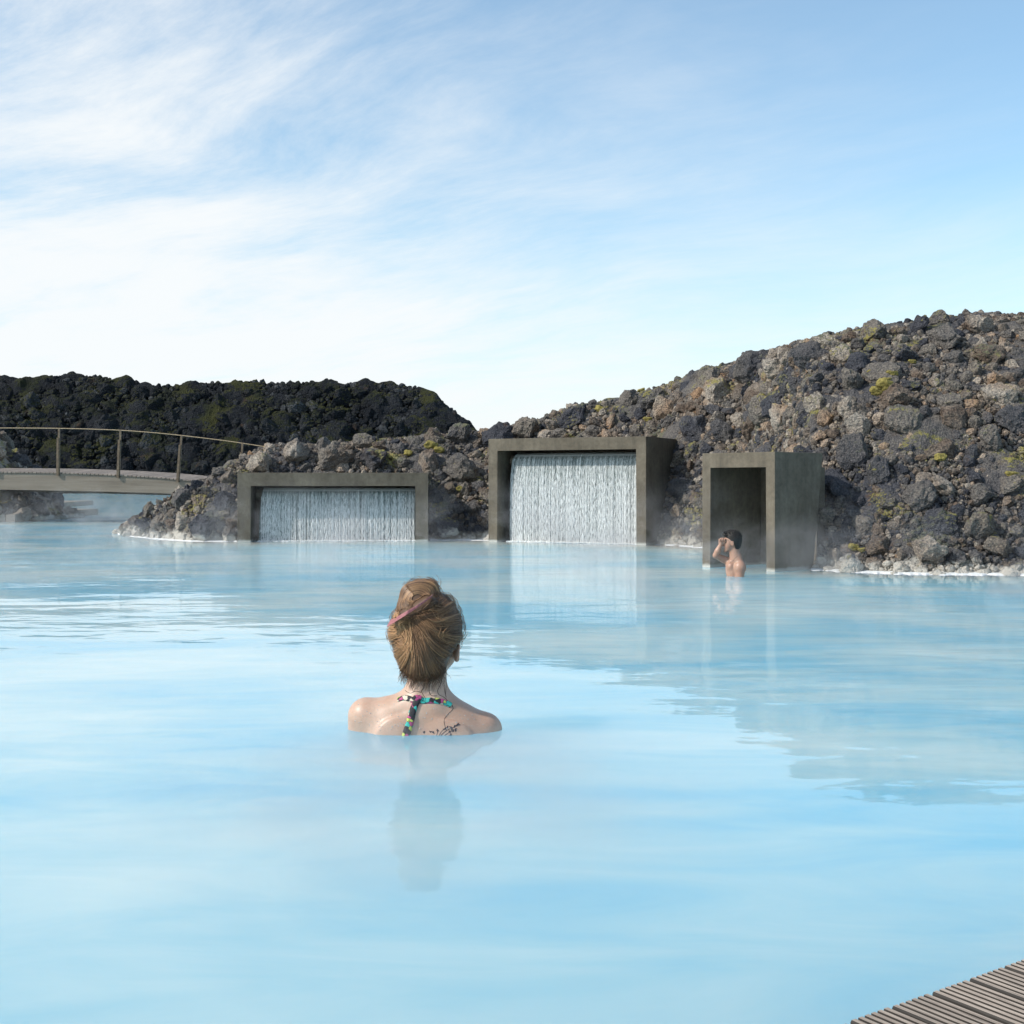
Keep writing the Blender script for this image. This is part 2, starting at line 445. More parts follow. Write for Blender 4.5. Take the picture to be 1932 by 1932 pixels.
# ------------------------------------------------------------------ the lava banks (one heightfield in three pieces, cut where the frames stand)
KX = np.array([215, 232, 262, 300, 340, 380, 430, 490, 530, 600, 680, 760, 830, 900, 925, 965, 1030, 1070, 1110, 1150, 1190, 1240, 1290, 1340, 1400, 1450, 1500, 1560, 1630, 1700, 1760, 1850, 1932, 2050, 2250, 2600.])
KC = np.array([1010, 990, 968, 946, 922, 905, 874, 842, 834, 834, 829, 822, 818, 812, 810, 800, 784, 765, 758, 752, 750, 728, 710, 692, 676, 662, 645, 628, 616, 606, 600, 588, 592, 590, 600, 640.])
SX = np.array([215, 250, 300, 360, 450, 820, 925, 1235, 1330, 1400, 1470, 1530, 1700, 1932, 2250, 2600.])
SY = np.array([1006, 1012, 1017, 1021, 1021, 1018.5, 1019, 1026, 1033, 1036, 1052, 1074, 1082, 1084, 1085, 1090.])
def shore(x): return wd(np.interp(x, SX, SY))
def crest(x):
    ds = shore(x); yc = np.interp(x, KX, KC)+3; k = (HY-yc)/F
    s = np.interp(x, [215, 500, 900, 1300, 1500, 1700], [0.85, 0.85, 0.9, 0.95, 0.80, 0.72])
    run = (CAM_H+k*ds)/(s-k)
    run = np.maximum(run, 0.12)
    return ds, run, CAM_H+k*(ds+run)
def surf(x, t, lump=True):
    """x picture column, t 0 shore .. 1 crest .. 2 back"""
    ds, run, zc = crest(x)
    tf = np.clip(t, 0, 1); d = ds+run*tf
    z = zc*(0.35*tf+0.65*np.sin(tf*np.pi/2)**0.9)
    tb = np.clip(t-1, 0, 1)
    back = np.interp(x, [215, 330, 420, 900, 1000, 1400, 2600], [0.8, 1.8, 7.5, 7.0, 6.0, 8.0, 10.0])
    d = d+back*tb
    zb = np.interp(x, [215, 400, 900, 1100, 2600], [-0.3, 0.45, 0.5, 0.9, 1.2])
    z = np.where(t > 1, zc+(np.minimum(zb, zc)-zc)*np.minimum(tb*2.5, 1)-np.clip(tb-.85, 0, 1)*8, z)
    z = np.where(t < 0, t*0.9*3, z); d = np.where(t < 0, ds+t*run, d)
    X = (x-966)/F*d
    return np.stack([X, d, z], -1)
def lump(Pn, amp=0.07, sc=2.3):
    D = np.array([mnoise.fractal(Vector(p)*sc, 0.8, 2.0, 4) for p in Pn.reshape(-1, 3)]).reshape(Pn.shape[:-1])
    Pn = Pn.copy(); Pn[..., 2] += D*amp; Pn[..., 1] -= D*amp*0.5
    return Pn
def bank(name, x0, x1, nbig):
    nx = int((x1-x0)/5)+1
    xs = np.linspace(x0, x1, nx); ts = np.concatenate([[-0.35, -0.15], np.linspace(0, 1, 46), np.linspace(1.05, 2, 14)])
    XX, TT = np.meshgrid(xs, ts)
    G = lump(surf(XX, TT))
    ins = inside_frames(G[..., 0], G[..., 1], 0.03, True)
    G[..., 2] = np.where(ins, -0.4, G[..., 2])
    idx = np.arange(G[..., 0].size).reshape(G.shape[:2])
    Fc = np.stack([idx[:-1, :-1], idx[:-1, 1:], idx[1:, 1:], idx[1:, :-1]], -1).reshape(-1, 4)
    # close the two ends
    base = tag(obj_np(name, G.reshape(-1, 3), Fc, M_rock, smooth=False), kind='structure')
    hi = min(x1, 2330)
    # sampling weights by world area of the cells
    def sampler(n, rlo, rhi, power):
        m = n*3
        x = rng.uniform(x0, hi, m); t = rng.uniform(-0.03, 1.12, m)
        ds, run, zc = crest(x)
        wgt = run*ds; keep = rng.random(m) < wgt/wgt.max()
        x = x[keep][:n]; t = t[keep][:n]
        C = surf(x, t)
        u = rng.random(len(x))**power
        rr = (rlo+(rhi-rlo)*u)*C[:, 1]/F
        # small stones at the thin tip of the point
        rr = np.minimum(rr, np.interp(x, [215, 260, 330, 400], [0.07, 0.13, 0.20, 1.0]))
        lim = np.interp(t, [0.80, 0.93, 1.2], [60.0, 15.0, 13.0])*C[:, 1]/F
        rr = np.minimum(rr, lim*rng.uniform(0.6, 1.0, len(x)))
        C[:, 2] += rr*rng.uniform(-0.15, 0.40, len(x))-rr*0.45*(t > 0.88); C[:, 1] -= rr*0.15
        ok = ~inside_frames(C[:, 0], C[:, 1]-0, 0.0)
        for f in FR:
            lu, lv = f.local(C[:, 0], C[:, 1])
            q = rr*0.80
            ok &= ~((lu > -q) & (lu < f.w+q*0.8) & (lv > -1.0) & (lv < f.d+q*0.5-(0.22 if f is FR[2] else 0)*(lu > f.w*0.80)))
        return C[ok], rr[ok]
    placed = []
    area = sum(float(crest(x)[1]/crest(x)[0])*F for x in np.linspace(x0, hi, 20))/20*(hi-x0)/1e5
    big = pack(sampler, int(95*area), 18, 42, placed, 0.80, 1.7)
    mid = pack(sampler, int(700*area), 8.5, 20, placed, 0.74, 2.0)
    sm = pack(sampler, int(5200*area), 4.0, 9, placed, 0.62, 1.6)
    every = big+mid+sm
    every.sort(key=lambda q: -q[1]/q[0][1])
    first = every[:nbig]; rest = every[nbig:]
    scatter_parts(base, 'boulder', MESH_NEAR, np.array([c for c, _ in first]), np.array([q for _, q in first]))
    Ct, rt = sampler(int(5200*area), 1.6, 4.2, 1.0)
    C = np.array([c for c, _ in rest]) if rest else np.zeros((0, 3)); q = np.array([q for _, q in rest])
    C = np.vstack([C, Ct]); q = np.concatenate([q, rt])
    scatter_stuff(base, 'rubble', M_rock, C, q)
    lap(name); print(area); print(name, 'boulders', len(first), 'rubble', len(C))
    return base
BK = [bank('lava_point', 215, 640, 230), bank('lava_bank', 640, 1225, 280), bank('lava_hill', 1225, 2600, 300)]
# cushions of bright moss
def moss_mat():
    m, t, out = material('yellow_moss')
    pos = t.new('ShaderNodeNewGeometry').outputs['Position']; n = t.noise(pos, 60, 6, 0.7)
    c = t.ramp(n, [(0.3, (0.08, 0.07, 0.02)), (0.5, (0.26, 0.215, 0.055)), (0.7, (0.42, 0.35, 0.12))])
    principled(t, out, Base_Color=c, Roughness=0.95, Normal=t.bump(n, 1.0, 0.02))
    return m
M_moss = moss_mat(); moss_me = [mesh_np('moss_cushion', V, F4, M_moss, smooth=True) for V in ROCK_HI[:5]]
for mx_, my_, mr in ((1666, 742, 17), (1650, 748, 12), (1682, 716, 12), (1672, 724, 9), (1640, 712, 9), (812, 852, 14), (827, 857, 10), (770, 862, 8), (868, 930, 9), (1246, 890, 10), (1258, 806, 13), (1222, 800, 9), (1608, 1040, 10), (1625, 1046, 8),
                    (1770, 872, 11), (1556, 905, 9), (1720, 690, 8), (1880, 760, 10), (1150, 1000, 8), (1130, 780, 9), (1090, 775, 8), (1905, 905, 12), (1210, 735, 8)):
    ts_ = np.linspace(0, 1, 200); q = surf(np.full(200, float(mx_)), ts_); yr_ = HY-(q[:, 2]-CAM_H)*F/q[:, 1]
    i_ = int(np.argmin(np.abs(yr_-my_))); p_ = q[i_]; r_ = mr*p_[1]/F
    if inside_frames(np.array([p_[0]]), np.array([p_[1]]), r_)[0]: continue
    o = bpy.data.objects.new('moss_cushion', random.choice(moss_me)); o.location = (p_[0], p_[1]-r_*0.9, p_[2]+r_*0.9)
    o.scale = (r_*1.2, r_, r_*0.95); o.rotation_euler = (R(25), R(random.uniform(-15, 15)), 0)
    link(o, BK[0] if mx_ < 640 else BK[1] if mx_ < 1225 else BK[2])

# bank at the far end of the bridge (left edge of the picture)
def mound(name, cx, cy, rx, ry, h, nbig, r_hi, n_small):
    na, nr = 60, 16
    V = []
    for j in range(nr+1):
        f = j/nr
        for i in range(na):
            a = i/na*2*math.pi
            V.append((cx+rx*f*1.12*math.cos(a), cy+ry*f*1.12*math.sin(a), h*(1-(f*1.12)**1.25)))
    V = lump(np.array(V), 0.06)
    Fc = [(j*na+i, j*na+(i+1) % na, (j+1)*na+(i+1) % na, (j+1)*na+i) for j in range(nr) for i in range(na)]
    base = tag(obj_np(name, V, Fc, M_rock), kind='structure')
    def sampler(n, rlo, rhi, power):
        a = rng.uniform(0, 2*np.pi, n); f = np.sqrt(rng.random(n))*1.03
        C = np.stack([cx+rx*f*np.cos(a), cy+ry*f*np.sin(a), h*(1-f**1.25)], -1)
        rr = rlo+(rhi-rlo)*rng.random(n)**power
        C[:, 2] += rr*0.15
        # the bridge passes through: nothing pokes into its deck or beam
        ok = ~((C[:, 1] < BR_Y1+0.5*rr) & (C[:, 1] > BR_Y0-0.9*rr) & (C[:, 2]+0.8*rr > 0.56) & (C[:, 2] < 1.6))
        return C[ok], rr[ok]
    placed = []
    big = pack(sampler, 200, 0.16, r_hi, placed, 0.7, 1.5); mid = pack(sampler, 900, 0.07, 0.16, placed, 0.68, 1.3)
    every = sorted(big+mid, key=lambda q: -q[1]); first = every[:nbig]; rest = every[nbig:]
    scatter_parts(base, 'boulder', MESH_NEAR, np.array([c for c, _ in first]), np.array([q for _, q in first]))
    Ct, rt = sampler(n_small, 0.02, 0.07, 1.2)
    C = np.vstack([np.array([c for c, _ in rest]).reshape(-1, 3), Ct]); q = np.concatenate([np.array([q for _, q in rest]), rt])
    scatter_stuff(base, 'rubble', M_rock, C, q)
BR_D = 23.0; BR_Y0 = 22.95; BR_Y1 = 24.35
mound('lava_abutment', -10.95, 24.9, 2.05, 2.6, 2.2, 160, 0.34, 1600)

lap('')
# ------------------------------------------------------------------ the dark ridge beyond the lagoon
RX = np.array([-900, -500, -250, -100, 0, 80, 130, 190, 230, 290, 330, 370, 480, 600, 700, 780, 820, 860, 905, 935, 980.])
RC = np.array([760, 700, 690, 715, 712, 709, 703, 704, 714, 722, 723, 717, 716, 715, 718, 724, 746, 774, 812, 850, 925.])
def ridge_surf(x, t):
    yc = np.interp(x, RX, RC)+6; ds = 83.0; k = (HY-yc)/F
    run = np.maximum((CAM_H+k*ds)/(1.25-k), 0.3); zc = CAM_H+k*(ds+run)
    tf = np.clip(t, 0, 1); d = ds+run*tf
    z = zc*(0.5*tf+0.5*np.sin(tf*np.pi/2))
    tb = np.clip(t-1, 0, 1); d = d+tb*14; z = z*(1-tb)+0.2*tb
    z = np.where(t < 0, -0.6, z)
    return np.stack([(x-966)/F*d, d, z], -1)
xs = np.arange(-900, 981, 5.0); ts = np.concatenate([[-0.1], np.linspace(0, 1, 44), np.linspace(1.1, 2, 8)])
XX, TT = np.meshgrid(xs, ts)
G = lump(ridge_surf(XX, TT), 0.55, 0.45)
idx = np.arange(G[..., 0].size).reshape(G.shape[:2])
Fc = np.stack([idx[:-1, :-1], idx[:-1, 1:], idx[1:, 1:], idx[1:, :-1]], -1).reshape(-1, 4)
ridge = tag(obj_np('lava_ridge', G.reshape(-1, 3), Fc, M_farrock), kind='structure')
def ridge_sampler(n, rlo, rhi, power):
    x = rng.uniform(-260, 975, n); t = rng.uniform(0.0, 1.05, n)
    yc = np.interp(x, RX, RC); keep = rng.random(n) < (HY+18-yc)/230
    x = x[keep]; t = t[keep]
    C = ridge_surf(x, t); rr = rlo+(rhi-rlo)*rng.random(len(x))**power
    rr = np.where(t > 0.88, np.minimum(rr, 0.34), rr)
    C[:, 2] += rr*rng.uniform(-0.45, -0.05, len(x))
    return C, rr
placed = []
b1 = pack(ridge_sampler, 1300, 0.42, 1.0, placed, 0.66, 2.0); b2 = pack(ridge_sampler, 9000, 0.16, 0.42, placed, 0.58, 1.6)
every = sorted(b1+b2, key=lambda q: -q[1])
vis = [q for q in every if q[0][0] > -35]; 
first = vis[:300]; ids = {id(q) for q in first}; rest = [q for q in every if id(q) not in ids]
scatter_parts(ridge, 'boulder', MESH_FAR, np.array([c for c, _ in first]), np.array([q for _, q in first]))
Ct, rt = ridge_sampler(7000, 0.08, 0.24, 1.2)
scatter_stuff(ridge, 'rubble', M_farrock, np.vstack([np.array([c for c, _ in rest]), Ct]), np.concatenate([np.array([q for _, q in rest]), rt]))

lap('')
# ------------------------------------------------------------------ silica crust along the waterline
def crust_mat():
    m, t, out = material('white_silica')
    pos = t.new('ShaderNodeNewGeometry').outputs['Position']
    n = t.noise(pos, 18, 5, 0.6)
    c = t.ramp(n, [(0.3, (0.62, 0.66, 0.68)), (0.6, (0.80, 0.80, 0.78))])
    principled(t, out, Base_Color=c, Roughness=0.8, Normal=t.bump(n, 0.6, 0.01))
    return m
M_crust = crust_mat()
def crust(parent_name, x0, x1):
    xs = np.arange(x0, x1, 1.5); V = []; K = 5
    for x in xs:
        ds = float(shore(x)); q = mnoise.fractal(Vector((x*0.035, 0, 0)), 0.7, 2, 3); q2 = mnoise.fractal(Vector((x*0.12, 5, 0)), 0.7, 2, 3)
        wdt = 0.16+0.12*q+0.05*q2
        for j, (o, z) in enumerate(((-wdt, -0.004), (-wdt*0.8, 0.005), (-wdt*0.2, 0.012), (0.12, 0.02), (0.3, -0.02))):
            d = ds+o+0.02*q2
            V.append(((x-966)/F*d, d, z))
    V = np.array(V); n = len(xs)
    G = V.reshape(n, K, 3); ins = inside_frames(G[..., 0], G[..., 1], 0.02)
    Fc = []
    for i in range(n-1):
        for j in range(K-1):
            if not (ins[i, j] or ins[i+1, j] or ins[i, j+1] or ins[i+1, j+1]):
                Fc.append((i*K+j, (i+1)*K+j, (i+1)*K+j+1, i*K+j+1))
    o = obj_np('silica_crust', V, Fc, M_crust, None, smooth=True); o['kind'] = 'stuff'
    tag(o, 'white silica rim where the lava meets the milky water', 'silica')
crust('x', 222, 2500)

lap('')
# ------------------------------------------------------------------ build the concrete frames
LAB = ['low wide concrete portal with a short waterfall, beside the footbridge', 'tall concrete portal with the highest waterfall, in the middle of the bank',
       'narrow empty concrete doorway with the bather standing in front of it']
def part_box(name, parent, *b, bev=0.006, mat=None):
    bm = bmesh.new(); box(bm, *b); bevel(bm, bev, 2)
    return obj_bm(name, bm, mat or M_conc, parent)
for i, f in enumerate(FR):
    root = empty('concrete_portal'); root.matrix_world = f.M
    tag(root, LAB[i], 'portal', 'concrete portals set in the lava bank')
    j, l, W, D, H = f.j, f.l, f.w, f.d, f.h
    bm = bmesh.new(); prof = [(0, -.5), (j, -.5), (j, H-l), (W-j, H-l), (W-j, -.5), (W, -.5), (W, H), (0, H)]
    A = [bm.verts.new((x, 0, z)) for x, z in prof]; B = [bm.verts.new((x, D, z)) for x, z in prof]
    for q in range(8): bm.faces.new((A[q], A[(q+1) % 8], B[(q+1) % 8], B[q]))
    bm.faces.new(A[::-1]); bm.faces.new(B)
    if i == 2:      # its right wall runs out under the lava, sooner at the foot than at the top
        B[4].co.y = B[6].co.y = 0.63; B[3].co.y = 0.60; B[5].co.y = B[4].co.y = 0.44
        B[6].co.y = 0.65; B[3].co.y = 0.62
    bevel(bm, 0.005, 2); obj_bm('shell', bm, M_conc, root)
    bk = 0.55 if f.sheet else D-0.10
    if f.sheet:
        part_box('back_wall', root, j+0.001, W-j-0.001, bk, bk+0.12, -0.5, H-l-0.001)
        # the spillway shelf the water slides over
        bm = bmesh.new()
        prof = [(0.548, f.st+0.02), (0.40, f.st+0.012), (0.30, f.st), (0.255, f.st-0.035), (0.24, f.st-0.09), (0.30, f.st-0.12), (0.548, f.st-0.12)]
        x0_, x1_ = j+0.05, W-j-0.002
        A = [bm.verts.new((x0_, y, z)) for y, z in prof]; B = [bm.verts.new((x1_, y, z)) for y, z in prof]
        n = len(prof)
        for q in range(n): bm.faces.new((A[q], A[(q+1) % n], B[(q+1) % n], B[q]))
        bm.faces.new(A[::-1]); bm.faces.new(B)
        obj_bm('spillway', bm, M_conc, root)
    else:
        part_box('back_wall', root, j+0.001, W-j-0.001, bk, bk+0.12, -0.5, H-l-0.001)

lap('')
# ------------------------------------------------------------------ waterfalls
def fall_mat():
    m, t, out = material('falling_water')
    at = t.new('ShaderNodeAttribute', attribute_name='uu').outputs['Fac']; av = t.new('ShaderNodeAttribute', attribute_name='vv').outputs['Fac']
    def uv(su, sv, w_=0.0):
        c = t.new('ShaderNodeCombineXYZ', ins={0: t.math('MULTIPLY', at, su), 1: t.math('MULTIPLY', av, sv), 2: w_}); return c.outputs[0]
    s1 = t.noise(uv(85, 0.9), 1.0, 5, 0.65); s2 = t.noise(uv(26, 0.5, 3.0), 1.0, 3, 0.5)
    beads = t.noise(uv(95, 34, 1.0), 1.0, 3, 0.65, 0.8)
    k = t.math('ADD', t.math('MULTIPLY', s1, 0.9), t.math('MULTIPLY', s2, 0.5))
    k = t.math('ADD', k, t.math('MULTIPLY', t.math('SUBTRACT', beads, 0.5), t.math('ADD', 0.35, t.math('MULTIPLY', av, 0.9))))
    f = t.rng(k, 0.60, 0.96)
    f = t.math('MAXIMUM', f, t.rng(av, 0.05, 0.0, 0.0, 0.5))
    col = t.mix(f, (0.10, 0.125, 0.12, 1), (0.84, 0.86, 0.85, 1))
    p = principled(t, out, Base_Color=col, Roughness=0.25, Normal=t.bump(k, 0.5, 0.01))
    p.inputs['IOR'].default_value = 1.33
    p.inputs['Transmission Weight'].default_value = 0.0
    return m
M_fall = fall_mat()
def drop_mat():
    m, t, out = material('water_beads')
    p = principled(t, out, Base_Color=(0.88, 0.89, 0.88, 1), Roughness=0.3)
    p.inputs['IOR'].default_value = 1.33
    return m
M_drop = drop_mat()
FL = ['short wide curtain of water falling in the low portal nearest the footbridge', 'tall curtain of water falling in the middle concrete portal']
for i in (0, 1):
    f = FR[i]
    root = empty('waterfall'); root.matrix_world = f.M
    tag(root, FL[i], 'waterfall', 'waterfalls pouring inside the concrete portals')
    x0_ = f.j+0.085; x1_ = f.w-f.j-0.004
    nu = 360; nv = 90
    U = np.linspace(0, 1, nu); Vv = np.linspace(0, 1, nv)
    UU, VV = np.meshgrid(U, Vv)
    # path: along the shelf, over its lip, down
    sh = 0.30; zt = f.st+0.03
    fallh = zt+0.02
    Lp = sh+fallh; S = VV*Lp
    y = np.where(S < sh, 0.52-S, 0.0); 
    s2 = np.clip(S-sh, 0, None)
    y = np.where(S < sh, 0.52-S, 0.22-0.055*(1-np.exp(-s2*6)))
    z = np.where(S < sh, zt+0.0*S, zt-s2)
    # round the lip
    bl = np.exp(-((S-sh)/0.05)**2); z -= bl*0.022; y += bl*0.02
    ridg = np.array([mnoise.fractal(Vector((u*f.w*28, 0, i*9.0)), 0.7, 2, 4) for u in U])[None, :]
    wob = np.array([[mnoise.noise(Vector((u*f.w*22, v*7, 3+i))) for u in U] for v in Vv])
    amp = np.clip(s2*0.014, 0, 0.006)
    y = y-ridg*0.006*np.clip(s2*8, 0, 1)-wob*amp
    x = x0_+(x1_-x0_)*UU - (1-UU)**6*0.0
    # left edge draws in as it falls from the shelf's rounded corner
    x = x+np.exp(-UU*14)*0.045*np.exp(-s2*5)
    V = np.stack([x, y, z], -1).reshape(-1, 3)
    idx = np.arange(nu*nv).reshape(nv, nu)
    Fc = np.stack([idx[:-1, :-1], idx[1:, :-1], idx[1:, 1:], idx[:-1, 1:]], -1).reshape(-1, 4)
    obj_np('water_sheet', V, Fc, M_fall, root, smooth=True, attrs={'uu': ('POINT', (UU*f.w+i*7).ravel()), 'vv': ('POINT', np.clip(s2/1.1, 0, 1).ravel())})
    # beaded threads in front of the sheet
    N = int(560*(x1_-x0_)); K = 46
    px = rng.uniform(x0_+0.02, x1_-0.01, N); k_ = np.linspace(0, 1, K)
    start = rng.uniform(0.0, 0.35, N)*fallh
    zz = (zt-0.05-start)[:, None]-(fallh-start-0.05)[:, None]*k_[None]
    fallen = zt-zz
    yy = 0.22-0.055*(1-np.exp(-fallen*6))-0.006-rng.uniform(0, 0.018, N)[:, None]*np.clip(fallen*2, 0, 1)
    ph = rng.uniform(0, 6.28, (N, 1)); fr1 = rng.uniform(30, 75, (N, 1))
    xx = px[:, None]+0.0014*np.sin(fallen*fr1*0.7+ph)*np.clip(fallen*1.5, 0, 1)+rng.normal(0, 0.0006, (N, K))
    beadr = np.clip(0.5+0.75*np.sin(fallen*fr1+ph*2)+rng.normal(0, 0.35, (N, K)), 0.05, 1.6)
    rad = (0.0009+0.0015*np.clip(fallen*1.4, 0, 1))*beadr*rng.uniform(0.5, 1.25, (N, 1))
    Vt, Ft, _ = tubes_np(np.stack([xx, yy, zz], -1), rad, 4)
    o = obj_np('water_threads', Vt, Ft, M_drop, root, smooth=True); o['kind'] = 'stuff'
    # foam where it lands
    n = 2400
    C = np.stack([rng.uniform(x0_-0.01, x1_, n), 0.15+rng.normal(0, 0.04, n), np.abs(rng.normal(0, 0.006, n))], -1); q = rng.uniform(0.003, 0.011, n)
    B = (I2[None]*np.array([1, 1, 0.5])*q[:, None, None]+C[:, None]); Ff = (F2[None]+(np.arange(n)*len(I2))[:, None, None]).reshape(-1, 3)
    o = obj_np('foam', B.reshape(-1, 3), Ff, M_drop, root, smooth=True); o['kind'] = 'stuff'

lap('')
# ------------------------------------------------------------------ footbridge
def bz(y, d=BR_D): return CAM_H+(HY-y)/F*d
BX = np.array([-140, 0, 60, 110, 170, 227, 290, 341, 372, 430, 520.]); 
TOPY = np.array([889, 889.6, 890.2, 891, 893, 895.4, 899, 903.5, 907, 914, 926.])      # row of the slat ends
BOTY = np.array([922, 923.6, 924.6, 925.8, 927, 928.4, 930.2, 932, 933.5, 937, 944.])
RAILY = np.array([808.5, 807.6, 807.7, 808.2, 809.5, 811.6, 816.2, 821.4, 825.0, 832.0, 846.])
bx = lambda x, d=BR_D: (x-966)/F*d
bridge = empty('footbridge', (bx(0), BR_D, 0)); tag(bridge, 'low arched timber footbridge with thin posts and a rope rail, leading to the lava point', 'footbridge')
INV = Matrix.Translation((-bx(0), -BR_D, 0))
def curve_beam(name, xs, top, bot, y0, y1, mat, parent):
    n = len(xs); V = []
    for x, a, b in zip(xs, top, bot): V += [(x, y0, b), (x, y1, b), (x, y1, a), (x, y0, a)]
    V = np.array(V)+np.array([-bx(0), -BR_D, 0])
    Fc = [(0, 1, 2, 3), (4*n-1, 4*n-2, 4*n-3, 4*n-4)]
    for i in range(n-1):
        for j in range(4):
            k = (j+1) % 4; Fc.append((4*i+j, 4*(i+1)+j, 4*(i+1)+k, 4*i+k))
    return obj_np(name, V, Fc, mat, parent)
xf = np.linspace(-140, 520, 45)
ft = [bz(v)-0.030 for v in np.interp(xf, BX, TOPY)]; fb = [bz(v) for v in np.interp(xf, BX, BOTY)]
curve_beam('edge_beam', bx(xf), ft, fb, BR_D, BR_D+0.10, M_beam, bridge)
curve_beam('edge_beam', bx(xf)*24.2/23, np.array(ft)+0.03, np.array(fb)-0.045, BR_D+1.2, BR_D+1.3, M_beam, bridge)
# deck slats, one by one
sl_x = np.arange(-9.9, -5.4, 0.075); SLW = 0.062
slat_me = None
bm = bmesh.new(); box(bm, -SLW/2, SLW/2, -0.02, 1.36, -0.026, 0.0); bevel(bm, 0.003); 
sx0 = sl_x[0]
so_ = obj_bm('deck_slat', bm, M_slat, bridge)
def px_of(X): return X/BR_D*F+966
def put(o, X):
    xp = px_of(X); o.location = (X-bx(0), 0, bz(np.interp(xp, BX, TOPY)))
    sl_ = (bz(np.interp(xp+5, BX, TOPY))-bz(np.interp(xp-5, BX, TOPY)))/(10/F*BR_D)
    o.rotation_euler = (R(3.2), -math.atan(sl_), 0)
put(so_, sl_x[0])
for X in sl_x[1:]:
    c = so_.copy(); link(c, bridge); put(c, X)
# posts in two lapped flats
for k, (xt, xb) in enumerate(((-6, -6), (111, 110.3), (227, 223.5), (342, 336), (457, 451))):
    zt = bz(np.interp(xt, BX, RAILY)); zb = bz(np.interp(xb, BX, TOPY))-0.06
    X0, X1 = bx(xb)-bx(0), bx(xt)-bx(0)
    p = bpy.data.objects.new('post', None); link(p, bridge)
    zmid = zb+(zt-zb)*0.80; Xm = X0+(X1-X0)*0.8
    bm = bmesh.new()
    hexa(bm, [(X0-.026, -.045, zb), (X0+.018, -.045, zb), (X0+.018, -.022, zb), (X0-.026, -.022, zb), (Xm-.024, -.045, zmid), (Xm+.012, -.045, zmid), (Xm+.012, -.022, zmid), (Xm-.024, -.022, zmid)])
    hexa(bm, [(X0-.008, -.021, zb), (X0+.030, -.021, zb), (X0+.030, .0, zb), (X0-.008, .0, zb), (X1-.010, -.021, zt), (X1+.022, -.021, zt), (X1+.022, .0, zt), (X1-.010, .0, zt)])
    me = bpy.data.meshes.new('post'); bm.to_mesh(me); bm.free(); me.materials.append(M_steel)
    bpy.data.objects.remove(p); link(bpy.data.objects.new('post', me), bridge)
xr = np.linspace(-140, 500, 60)
pts = np.stack([bx(xr)-bx(0), np.full(60, -0.011), [bz(v) for v in np.interp(xr, BX, RAILY)]], -1)
# smooth the rail
for _ in range(6): pts[1:-1, 2] = (pts[:-2, 2]+pts[2:, 2]+2*pts[1:-1, 2])/4
Vt, Ft, _ = tubes_np(pts[None], np.full((1, 60), 0.0075), 8)
obj_np('rail', Vt, Ft, M_rope, bridge, smooth=True)
# low jetty under the bridge
jet = empty('jetty', (-8.9, 25.5, 0)); tag(jet, 'low two-level timber jetty reaching out of the rocks under the footbridge', 'jetty')
def jetty_level(name, xl, yl, xr_, yr_, z0, z1, w_, nb, endx):
    A = P(xl, yl, wd(yl)); B = P(xr_, yr_, wd(yr_)); A.z = B.z = 0
    u = (B-A).normalized(); v = Vector((-u.y, u.x, 0)); Ln = (B-A).length
    for b in range(nb):
        q0 = b*w_/nb; q1 = (b+1)*w_/nb-0.012
        bm = bmesh.new()
        pts = [A+u*s+v*q for s, q in ((-0.6, q0), (Ln, q0), (Ln, q1), (-0.6, q1))]
        o0 = Vector((-8.9, 25.5, 0))
        hexa(bm, [p-o0+Vector((0, 0, z0)) for p in pts]+[p-o0+Vector((0, 0, z1)) for p in pts])
        bevel(bm, 0.006); obj_bm(name, bm, M_beam, jet)
jetty_level('lower_board', 50, 983, 185, 971, -0.15, 0.135, 0.9, 5, 0)
jetty_level('upper_board', 60, 975, 176, 963, 0.138, 0.255, 0.7, 4, 0)

lap('')
# ------------------------------------------------------------------ bathing deck, lower right corner
ZD = 0.10
def dp(x, y): d = (CAM_H-ZD)*F/(y-HY); return Vector(((x-966)/F*d, d, ZD))
e0 = dp(1590, 1932); e1 = dp(1930, 1810.5); eu = (e1-e0).normalized(); ev = Vector((eu.y, -eu.x, 0))
deck = empty('bathing_deck'); deck.matrix_world = Matrix(((ev.x, eu.x, 0, e0.x), (ev.y, eu.y, 0, e0.y), (0, 0, 1, ZD), (0, 0, 0, 1)))
tag(deck, 'weathered grooved timber deck in the near corner over the water', 'deck')
PITCH = 0.0735; NR = 6
bm = bmesh.new(); prof = []
wb = PITCH-0.0060; rw = wb/NR
for k in range(NR):
    a = k*rw
    prof += [(a+rw*0.14, -0.013), (a+rw*0.20, 0.0), (a+rw*0.78, 0.0), (a+rw*0.84, -0.013)]
prof = [(0, -0.022), (0, -0.002)]+prof[1:-1]+[(wb, -0.002), (wb, -0.022)]
A = [bm.verts.new((0, y, z)) for y, z in prof]; B = [bm.verts.new((2.6, y, z)) for y, z in prof]; n = len(prof)
for q in range(n): bm.faces.new((A[q], A[(q+1) % n], B[(q+1) % n], B[q]))
bm.faces.new(A[::-1]); bm.faces.new(B)
b0 = obj_bm('deck_board', bm, M_deck, deck)
M_kerf = wood('painted_shade_kerfs', (0.030, 0.025, 0.021), (0.055, 0.046, 0.038), (0.05, 1, 1), 260, dark=(0.015, 0.013, 0.011))  # groove shade painted in: darker colour for the groove sides and floors
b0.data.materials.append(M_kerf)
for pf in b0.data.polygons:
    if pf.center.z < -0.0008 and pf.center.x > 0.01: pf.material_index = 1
off0 = (dp(1681.9, 1899.2)-e0).dot(eu)
b0.location = (0, off0+0.002-PITCH*6, 0)
for k in range(1, 34):
    c = b0.copy(); link(c, deck); c.location = (random.uniform(-0.001, 0.001), off0+0.002+PITCH*(k-6), random.uniform(-0.0006, 0.0006))
